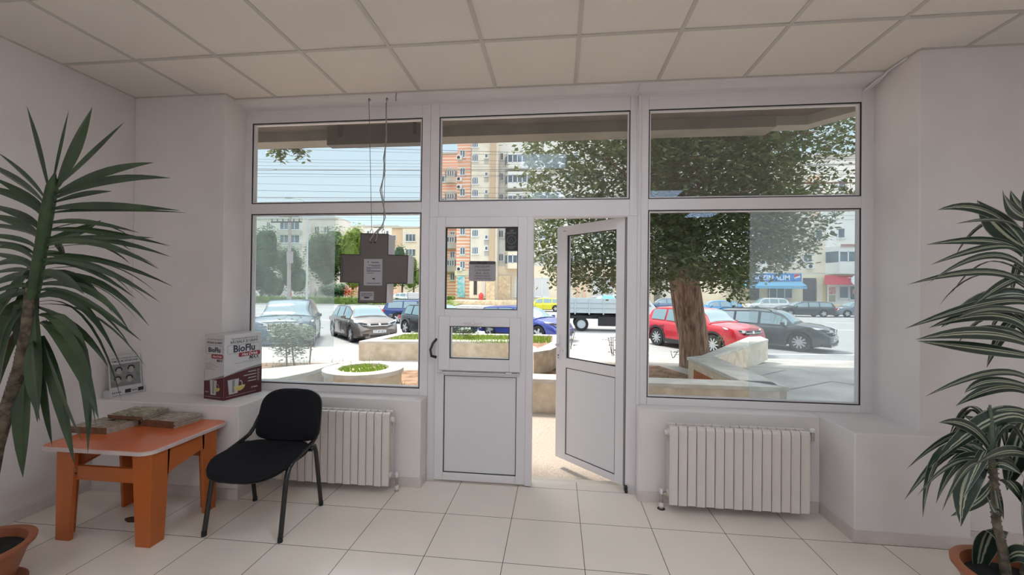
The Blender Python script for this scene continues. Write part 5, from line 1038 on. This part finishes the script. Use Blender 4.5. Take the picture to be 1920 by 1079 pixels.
def car(label, pm, loc, heading, L=4.3, W=1.8, H=1.47, wb=2.6, fo=.88, style='hatch', wr=.33, plate=None, rails=False, clad=False, rim=5, z=-.62, hood=.98, grille='slim', mirror=True, name='car', cat='car', group=None, seats=True):
    """length along x, nose at +x; every panel is a part of the car"""
    t = thing(name, label, cat, (*loc, z), radians(heading), group); T = WM[t.name]; w = W/2; xf, xr = L/2, -L/2; fw, rw = xf-fo, xf-fo-wb; belt = .60*H+.02; s = H/1.47
    if style == 'suv': belt = .62*H
    top = {'hatch': [(xr, .86*s), (xr+.15, belt+.05), (rw, belt+.04), (0, belt), (fw-.35, belt-.0), (fw-.1, hood), (fw+.35, hood-.05), (xf-.22, hood-.18), (xf, hood-.42)],
           'wagon': [(xr, .84*s), (xr+.12, belt+.03), (rw, belt+.03), (0, belt), (fw-.35, belt-.0), (fw-.1, hood), (fw+.35, hood-.06), (xf-.22, hood-.2), (xf, hood-.42)],
           'suv': [(xr, .85*s), (xr+.12, belt+.06), (rw, belt+.05), (0, belt), (fw-.35, belt-.0), (fw-.1, hood), (fw+.4, hood-.03), (xf-.16, hood-.12), (xf, hood-.40)]}[style]
    roof = {'hatch': [(xr+.10, belt+.05), (xr+.42, H-.16), (xr+.75, H-.045), (-.25, H), (.35, H-.03), (.62, H-.12), (fw-.22, hood+.02)],
            'wagon': [(xr+.08, belt+.04), (xr+.36, H-.12), (xr+.62, H-.05), (-.4, H), (.2, H-.02), (.50, H-.10), (fw-.25, hood+.02)],
            'suv': [(xr+.08, belt+.06), (xr+.30, H-.15), (xr+.55, H-.03), (-.35, H), (.3, H-.02), (.58, H-.11), (fw-.22, hood+.02)]}[style]
    bot = .17*s
    def ww(x):
        e = min(1, (x-xr)/.55, (xf-x)/.75); e = max(0, e); return w*(.80+.20*(1-(1-e)**2.2))
    def zb(x):
        for c in (fw, rw):
            R_ = wr+.055
            if abs(x-c) < R_: return max(bot+.05, wr+sqrt(R_*R_-(x-c)**2)*1.0)
        return bot+.05+(.10 if x > xf-.25 or x < xr+.2 else 0)
    N = 56; xs = sorted(set([xr+L*k/N for k in range(N+1)]+[c+sg*(wr+.0552) for c in (fw, rw) for sg in (-1, 1)]+[c+sg*(wr+.0545) for c in (fw, rw) for sg in (-1, 1)]+[xr+.04, xf-.05, xf-.12]))
    rs = []
    for x in xs:
        W_, zt, b = ww(x), lerpl(top, x), zb(x); zs = zt-.10; zs = max(zs, b+.06); endk = .93 if x in (xs[0], xs[-1]) else 1; W_ *= endk
        half = [(0, bot+.04), (w*.62, bot+.04), (w*.62, max(b, bot+.05)), (W_*.985, b), (W_*1.0, (b+zs)*.5), (W_*.985, zs-.02), (W_*.93, zt-.025), (W_*.80, zt+.004), (0, zt+.035*s)]
        rs.append([T @ V((x, -y, zz)) for y, zz in half]+[T @ V((x, y, zz)) for y, zz in half[::-1][1:-1]])
    q = M(); q.rings(rs); q.build('body', pm, t, smooth=38)
    # greenhouse
    gx = sorted(set([roof[0][0]+(roof[-1][0]-roof[0][0])*k/30 for k in range(31)]))
    def hw(x): return ww(x)*.90
    def rwid(x): return w*.70
    def gp(x, tt, sgn, off=0):   # point on the side: tt 0 at the belt, 1 at the roof edge
        zb_, zr = lerpl(top, x)-.01, lerpl(roof, x)-.03; y = hw(x)*(1-tt)+rwid(x)*tt; k = max(0, min(1, (zr-zb_)/(.3)));  y = hw(x)*(1-tt*k)+rwid(x)*tt*k
        return V((x, sgn*(y+off), zb_+(zr-zb_)*tt))
    rs = []
    for x in gx:
        zr = lerpl(roof, x); a, b = gp(x, 0, 1), gp(x, 1, 1); rs.append([T @ V(p) for p in ((x, a.y, a.z-.04), (x, b.y, b.z), (x, b.y*.86, zr), (x, 0, zr+.025), (x, -b.y*.86, zr), (x, -b.y, b.z), (x, -a.y, a.z-.04))])
    q = M(); q.rings(rs); q.build('roof', pm, t, smooth=38)
    # windows: strips of quads lying 6 mm outside the shell
    def sidewin(x0, x1, sgn, nm):
        q = M(); q.T = T; n = 8; prev = None
        for k in range(n+1):
            x = x0+(x1-x0)*k/n; zb_, zr = lerpl(top, x), lerpl(roof, x)
            hi = .90 if zr-zb_ > .12 else .6; P = [q.pt(gp(x, .10, sgn, .008)), q.pt(gp(x, hi, sgn, .008))]
            if prev: q.face([prev[0], P[0], P[1], prev[1]] if sgn < 0 else [prev[1], P[1], P[0], prev[0]])
            prev = P
        q.T = None; return q.build(nm, cglass, t)
    bp = -.05; rear0 = {'hatch': xr+.52, 'wagon': xr+.42, 'suv': xr+.42}[style]
    for sgn in (-1, 1):
        sidewin(bp+.05, fw-.42, sgn, 'side_window'); sidewin(bp-.86, bp-.05, sgn, 'side_window')
        if rear0 < bp-1.0: sidewin(rear0, bp-.95, sgn, 'quarter_window')
    def screen(x0, x1, nm, dx):
        q = M(); q.T = T; n = 8; prev = None
        for k in range(n+1):
            x = x0+(x1-x0)*k/n; zr = lerpl(roof, x)+.022; b = gp(x, 1, 1); yy = b.y*.9; P = [q.pt((x+dx, yy, b.z+.03)), q.pt((x+dx, yy*.5, zr+.008)), q.pt((x+dx, 0, zr+.016)), q.pt((x+dx, -yy*.5, zr+.008)), q.pt((x+dx, -yy, b.z+.03))]
            if prev:
                for j in range(4): q.face([prev[j], P[j], P[j+1], prev[j+1]])
            prev = P
        q.T = None; return q.build(nm, cglass, t, smooth=True)
    screen(.44, fw-.26, 'windscreen', .008); screen(xr+.14, {'hatch': xr+.50, 'wagon': xr+.36, 'suv': xr+.34}[style], 'rear_window', -.012)
    # side details
    for sgn in (-1, 1):
        q = M(); q.T = T
        for x in (bp, bp-.92, fw-.44): q.tube([(x, sgn*(ww(x)*1.0), bot+.16), (x, sgn*(ww(x)*1.004), .5*H*.9), (x, sgn*(ww(x)*.985), lerpl(top, x)-.12)], .005, 4)
        q.T = None; q.build('door_seam', dplas, t)
        q = M(); q.T = T
        for x in (bp-.14, bp-.98): q.box(x-.09, x+.09, min(sgn*w*.99, sgn*(w*1.0+.02)), max(sgn*w*.99, sgn*(w*1.0+.02)), belt-.16, belt-.13)
        q.T = None; q.build('door_handle', pm if not clad else dplas, t)
        if mirror:
            q = M(); q.T = T; x = fw-.50; q.rings([[(x-.06, sgn*(w+.03), belt+.03), (x+.07, sgn*(w+.03), belt+.03), (x+.05, sgn*(w+.03), belt+.16), (x-.06, sgn*(w+.03), belt+.16)], [(x-.05, sgn*(w+.19), belt+.04), (x+.04, sgn*(w+.19), belt+.04), (x+.02, sgn*(w+.19), belt+.15), (x-.05, sgn*(w+.19), belt+.15)]]); q.box(x-.02, x+.03, min(sgn*(w-.1), sgn*(w+.06)), max(sgn*(w-.1), sgn*(w+.06)), belt-.0, belt+.05); q.T = None; q.build('wing_mirror', pm, t, bevel=.012)
        q = M(); q.T = T; q.box(rw+wr+.06, fw-wr-.06, min(sgn*w*.93, sgn*(w*1.004)), max(sgn*w*.93, sgn*(w*1.004)), bot+.02, bot+(.17 if clad else .08))
        if clad:
            for c in (fw, rw):
                pts = [(c+(wr+.055+d_)*cos(radians(a)), wr+(wr+.055+d_)*sin(radians(a))) for d_ in (0,) for a in range(-12, 193, 12)]; po = [(c+(wr+.12)*cos(radians(a)), wr+(wr+.12)*sin(radians(a))) for a in range(-12, 193, 12)]
                for k in range(len(pts)-1):
                    y0 = sgn*(ww(pts[k][0])*1.0+.010); y1 = sgn*(ww(pts[k+1][0])*1.0+.010); q.poly([(pts[k][0], y0, pts[k][1]), (pts[k+1][0], y1, pts[k+1][1]), (po[k+1][0], y1, po[k+1][1]), (po[k][0], y0, po[k][1])])
        q.T = None; q.build('sill_trim', dplas, t)
        if rails:
            q = M(); q.T = T; q.tube([(xr+.6, sgn*w*.66, H-.03), (xr+.75, sgn*w*.66, H+.03), (.15, sgn*w*.66, H+.03), (.35, sgn*w*.66, H-.04)], .018, 6); q.T = None; q.build('roof_rail', dplas, t)
    # wheels
    for c in (fw, rw):
        for sgn in (-1, 1):
            q = M(); q.T = T @ Matrix.Translation((c, sgn*(w-.115), wr)); q.lathe([(wr*.66, -.10), (wr*.93, -.105), (wr, -.075), (wr, .075), (wr*.93, .105), (wr*.66, .10)], (0, 0, 0), 28, axis='y', caps=False); q.T = None; o = q.build('wheel', tyre, t, smooth=40)
            q = M(); q.T = T @ Matrix.Translation((c, sgn*(w-.115), wr)); yy = sgn*.085
            q.lathe([(wr*.68, -.09), (wr*.68, .09)], (0, 0, 0), 24, axis='y', mi=0, caps=False); q.lathe([(wr*.67, 0), (wr*.67, sgn*.01), (.01, sgn*.01)], (0, 0, 0), 24, axis='y', mi=1)
            for k in range(rim):
                a = 2*pi*k/rim; d = V((cos(a), 0, sin(a))); n_ = V((-sin(a), 0, cos(a))); a0, a1 = wr*.12, wr*.67; wd = .052 if rim < 8 else .026
                q.ext([d*a0-n_*wd+V((0, yy, 0)), d*a1-n_*wd*.8+V((0, yy, 0)), d*a1+n_*wd*.8+V((0, yy, 0)), d*a0+n_*wd+V((0, yy, 0))], (0, sgn*.012, 0), 0)
            q.lathe([(wr*.17, yy), (wr*.15, yy+sgn*.016), (.01, yy+sgn*.016)], (0, 0, 0), 12, axis='y', mi=0); q.T = None; q.build('rim', [rimm, rimb], o)
    # front
    zh = hood-.24; xn = xf+.006
    for sgn in (-1, 1):
        q = M(); q.T = T; pts = [(xf-.02, .36*W/1.8, zh-.02), (xf-.12, .62*W/1.8, zh+.0), (xf-.42, ww(xf-.42)*1.005, zh+.10), (xf-.52, ww(xf-.52)*.99, zh+.16), (xf-.22, .66*W/1.8, zh+.12), (xf-.02, .38*W/1.8, zh+.07)]
        pts = [(min(a+.035, xf+.012), b*sgn, c) for a, b, c in pts]; q.ext(pts, (-.06, -sgn*.02, 0)); q.T = None; o = q.build('headlamp', lampc, t); q = M(); q.T = T; q.ext([(a+.006, b*1.001, c*1.0) for a, b, c in [((p[0]+pts[1][0]*.0), p[1], p[2]) for p in [(pts[k][0]*.6+sum(pp[0] for pp in pts)/6*.4, pts[k][1]*.6+sum(pp[1] for pp in pts)/6*.4+sgn*.01, pts[k][2]*.6+sum(pp[2] for pp in pts)/6*.4) for k in range(6)]]], (-.03, 0, 0)); q.T = None; q.build('lamp_inner', lampd, o)
        q = M(); q.T = T; q.box(xf-.10, xf+.004, min(sgn*.42, sgn*.66), max(sgn*.42, sgn*.66), .30*s, .40*s); q.T = None; q.build('fog_lamp_recess', dplas, t, bevel=.01)
        q = M(); q.T = T; y0, y1 = sorted((sgn*(w*.50), sgn*(w*.93))); q.box(xr-.012, xr+.06, y0, y1, belt-.20, belt-.04); q.box(xr-.0, xr+.22, *sorted((sgn*w*.80, sgn*w*.93)), belt-.19, belt-.03); q.T = None; q.build('tail_lamp', redl, t, bevel=.015)
    q = M(); q.T = T
    if grille == 'slim': q.box(xf-.05, xn, -.34, .34, zh-.01, zh+.06)
    elif grille == 'wide': q.box(xf-.05, xn, -.40, .40, zh-.07, zh+.06)
    elif grille == 'kidney': q.box(xf-.05, xn, -.40, -.03, zh-.16, zh+.07).box(xf-.05, xn, .03, .40, zh-.16, zh+.07)
    elif grille == 'star': q.rings([[(xf-.05, y, zz), (xn, y, zz)] for y, zz in ()]) if False else q.ext([(xn-.03, -.30, zh-.12), (xn-.03, .30, zh-.12), (xn-.03, .40, zh+.05), (xn-.03, -.40, zh+.05)], (.03, 0, 0))
    q.T = None; go_ = q.build('grille', dplas, t, bevel=.01)
    q = M(); q.T = T
    if grille == 'star':
        for zz in (zh-.07, zh-.01): q.box(xn, xn+.012, -.36, .36, zz, zz+.022)
        q.T = T; c_ = V((xn+.015, 0, zh-.03)); q.tube([c_+V((0, .09*cos(2*pi*k/16), .09*sin(2*pi*k/16))) for k in range(17)], .010, 5)
        for k in range(3): a = radians(90+120*k); q.tube([c_, c_+V((0, .085*cos(a), .085*sin(a)))], .010, 5)
    elif grille == 'kidney':
        for y0, y1 in ((-.40, -.03), (.03, .40)):
            for a, b in (((y0, zh-.16), (y1, zh-.16)), ((y0, zh+.07), (y1, zh+.07)), ((y0, zh-.16), (y0, zh+.07)), ((y1, zh-.16), (y1, zh+.07))): q.tube([(xn+.004, *a), (xn+.004, *b)], .012, 5)
            for k in range(5): q.box(xn, xn+.006, y0+.05+.07*k, y0+.06+.07*k, zh-.15, zh+.06)
    else:
        q.tube([(xn, -.36, zh-.02), (xn, .36, zh-.02)], .008, 5); q.lathe([(.055, xn), (.05, xn+.012), (.005, xn+.012)], (0, 0, zh+.02 if grille == 'slim' else zh-.0), 14, axis='x')
    q.T = None; q.build('grille_trim', chromem, go_)
    q = M(); q.T = T; q.box(xf-.08, xf+.002, -.38, .38, .24*s, .36*s).box(xr-.004, xr+.05, -.55, .55, .22*s, .34*s); q.T = None; q.build('lower_intake', dplas, t, bevel=.012)
    for xx, sg in ((xf+.008, 1), (xr-.016, -1)):
        q = M(); q.T = T; zp = .42*s if sg > 0 else .60*s; q.box(min(xx, xx+sg*.012), max(xx, xx+sg*.012), -.26, .26, zp, zp+.11); q.T = None; o = q.build('number_plate', platem, t)
        if plate:
            q = M(); text(q, plate, .095, T @ frameT((xx+sg*.0125, 0, zp+.052), (0, sg, 0), (0, 0, 1)), 0, bold=.002); q.build('plate_text', ink, o)
    return t
def P(x, y, z=-.62): v = onZ(x, y, z); return (v.x, v.y)
def carwheel(px, py, heading, W, wheel, side, L, fo, wb):
    """centre of a car whose named wheel touches the ground where the image shows it"""
    g_ = onZ(px, py, -.62); a = radians(heading); d = V((cos(a), sin(a), 0)); l = V((-sin(a), cos(a), 0)); xo = (L/2-fo) if wheel == 'f' else (L/2-fo-wb); c = g_-d*xo-l*(side*(W/2-.1)); return (c.x, c.y)
G = 'cars parked in front of the shop'; G2 = 'cars along the far side of the street'
car('dark blue luxury SUV facing the shop, hazy behind the left film', paint('slate', (.045, .085, .12)), carwheel(585, 650, -62, 2.0, 'f', 1, 4.9, .9, 2.97), -62, L=4.9, W=2.0, H=1.68, wb=2.97, fo=.88, style='suv', wr=.37, grille='kidney', hood=1.10, group=G)
car('brown grey hatchback with glass roof facing the shop beside the film edge', paint('brown_grey', (.14, .115, .10)), carwheel(660, 642, -46, 1.78, 'f', -1, 4.31, .9, 2.65), -46, L=4.31, W=1.78, H=1.46, wb=2.65, fo=.9, plate='CT 49 HKZ', grille='slim', hood=.96, group=G)
car('dark blue estate car driving away to the right beyond the brown grey hatchback', paint('royal_blue', (.012, .035, .16)), carwheel(746, 607, 8, 1.8, 'r', -1, 4.6, .9, 2.65), 8, L=4.6, W=1.8, H=1.48, wb=2.65, fo=.9, style='wagon', rails=True, rim=5)
car('black hatchback partly hidden by the window post', paint('black', (.03, .032, .036)), carwheel(762, 627, -38, 1.78, 'r', -1, 4.2, .88, 2.6), -38, L=4.2, W=1.78, H=1.48, wb=2.6, fo=.88, group=G)
car('bright blue saloon facing the shop in the open doorway gap', paint('bright_blue', (.04, .06, .30)), carwheel(1010, 641, -34, 1.83, 'f', -1, 4.6, .8, 2.8), -34, L=4.6, W=1.83, H=1.44, wb=2.8, fo=.8, style='wagon', wr=.34, plate='CT 11 MCA', grille='kidney', hood=.94, group=G)
car('red compact SUV parked behind the big tree trunk', paint('red', (.50, .018, .03), .15), carwheel(1233, 648, -58, 1.82, 'r', -1, 4.23, .87, 2.59), -58, L=4.23, W=1.82, H=1.57, wb=2.59, fo=.87, style='suv', clad=True, rim=10, wr=.35, grille='wide', hood=1.06, group=G)
car('black compact SUV with roof bars and a star emblem, behind the right film', paint('charcoal', (.030, .033, .04)), carwheel(1499, 660, -42, 1.8, 'f', -1, 4.42, .9, 2.7), -42, L=4.42, W=1.8, H=1.50, wb=2.7, fo=.9, rails=True, rim=10, wr=.35, plate='CT 08 NMA', grille='star', hood=1.0, group=G)
car('yellow car driving left on the far lane in the doorway gap', paint('yellow', (.62, .56, .02), .1), (-1.5, 40.0), 182, L=4.2, W=1.75, H=1.42, wb=2.55)
car('white SUV parked at the far side behind the tree branches', paint('white', (.68, .68, .67), .1), (23.4, 46.0), 176, L=4.34, W=1.8, H=1.62, wb=2.67, fo=.85, style='suv', group=G2)
car('black estate car parked at the far side in front of the doorway', paint('deep_black', (.02, .021, .026)), (23.0, 38.2), 177, L=4.8, W=1.83, H=1.45, wb=2.8, fo=.85, style='wagon', group=G2)
car('grey blue car cut off by the right edge of the window, at the far side', paint('grey_blue', (.16, .20, .23)), (28.0, 38.8), 178, L=4.4, W=1.8, H=1.45, wb=2.6, group=G2)
car('light blue hatchback at the far side, right of the big tree trunk', paint('sky_blue', (.05, .22, .42)), (14.2, 35.5), 179, L=4.2, W=1.78, H=1.46, wb=2.55, group=G2)
car('slate blue estate car at the far side, left of the big tree trunk', paint('slate_blue', (.10, .14, .22)), (11.6, 43.0), 178, L=4.4, W=1.8, H=1.5, wb=2.65, style='wagon', group=G2)
car('white car parked beyond the park lawn behind the hanging cross', paint('white', (.68, .68, .67), .1), (-21.3, 54.0), 0, L=4.2, W=1.75, H=1.45, wb=2.55, z=-.42)
# flatbed truck seen through the open door glass
t = thing('flatbed_truck', 'pale flatbed truck with a grey drop side body, seen through the open door glass', 'truck', (1.8, 20.0, -.62)); cx, Y0 = 1.3, 19.0
wl = onZ(1090, 622, -.62); bx0, bx1 = onY(1052, 590, 19.2).x, onY(1158, 590, 19.2).x; xw = onY(1090, 612, 19.2).x; zt_, zm = onY(1100, 560, 19.2).z, onY(1100, 590, 19.2).z
bedm = mat('pale_grey_bed', (.50, .56, .58), .5); q = M(); q.box(bx0, bx1, 19.15, 21.1, zm, zm+.08)
for yy in (19.15, 21.05): q.box(bx0, bx1, yy, yy+.05, zm, zt_)
q.box(bx0, bx0+.05, 19.2, 21.05, zm, zt_).box(bx1-.05, bx1, 19.2, 21.05, zm, zt_+.2)
for k in range(3): q.box(bx0, bx1, 19.12, 19.15, zm+.08+.30*k*(zt_-zm)/.95, zm+.11+.30*k*(zt_-zm)/.95)
for k in range(5): x = bx0+(bx1-bx0)*k/4; q.box(x-.03, x+.03, 19.11, 19.15, zm, zt_)
q.build('cargo_bed', bedm, t)
q = M(); q.box(bx0+.1, bx1+1.9, 19.5, 19.62, zm-.25, zm-.02).box(bx0+.1, bx1+1.9, 20.6, 20.72, zm-.25, zm-.02).box(xw+.9, xw+2.3, 19.3, 19.5, zm-.62, zm-.1).box(xw-.55, xw+.55, 19.25, 19.5, zm-.2, zm-.08); q.build('chassis', dplas, t)
wr_ = .38; xf_ = xw+3.35
for x in (xw, xf_):
    for y in (19.3, 20.95):
        q = M(); q.T = Matrix.Translation((x, y, -.62+wr_)); q.lathe([(wr_*.6, -.12), (wr_*.95, -.12), (wr_, -.09), (wr_, .09), (wr_*.95, .12), (wr_*.6, .12)], (0, 0, 0), 24, axis='y', caps=False); o = q.build('wheel', tyre, t, smooth=40)
        q = M(); q.T = Matrix.Translation((x, y, -.62+wr_)); q.lathe([(wr_*.62, -.10), (wr_*.5, -.04), (wr_*.3, -.06), (.01, -.06)], (0, 0, 0), 20, axis='y'); q.build('rim', bedm, o, smooth=True)
q = M(); xa_ = bx1+.12; q.ext([(xa_, 19.2, -.15), (xf_-.5, 19.2, -.15), (xf_-.45, 19.2, .1), (xf_-.2, 19.2, .28), (xf_+.2, 19.2, .28), (xf_+.45, 19.2, .1), (xf_+.5, 19.2, -.2), (xf_+.95, 19.2, -.15), (xf_+.98, 19.2, .35), (xf_+.55, 19.2, .66), (xf_-.15, 19.2, 1.55), (xa_+.1, 19.2, 1.62), (xa_, 19.2, 1.5)], (0, 1.8, 0)); q.build('cab', mat('truck_white', (.68, .69, .68), .4), t, bevel=.04)
q = M(); q.poly([(xf_-1.05, 19.185, .75), (xf_+.30, 19.185, .75), (xf_-.25, 19.185, 1.42), (xf_-1.05, 19.185, 1.42)]); q.build('cab_window', cglass, t)
q = M(); q.poly([(xf_+.575, 19.3, .68), (xf_+.575, 20.9, .68), (xf_-.10, 20.8, 1.53), (xf_-.10, 19.4, 1.53)]); q.build('windscreen', cglass, t)
q = M(); rg = random.Random(4); q.rings([[(xw+1.3+.3*k*cos(2*pi*j/9)*rg.uniform(.8, 1.2)*1.8, 19.9+.35*k*sin(2*pi*j/9), zt_-.15+h+rg.uniform(-.03, .03)) for j in range(9)] for k, h in ((1, -.1), (1, .12), (.6, .28), (.15, .33))])
tag(q.build('blue_bundle', mat('blue_plastic_sheet', (.12, .42, .72), .4)), 'bright blue plastic bundle lying on the flatbed truck', 'bundle')
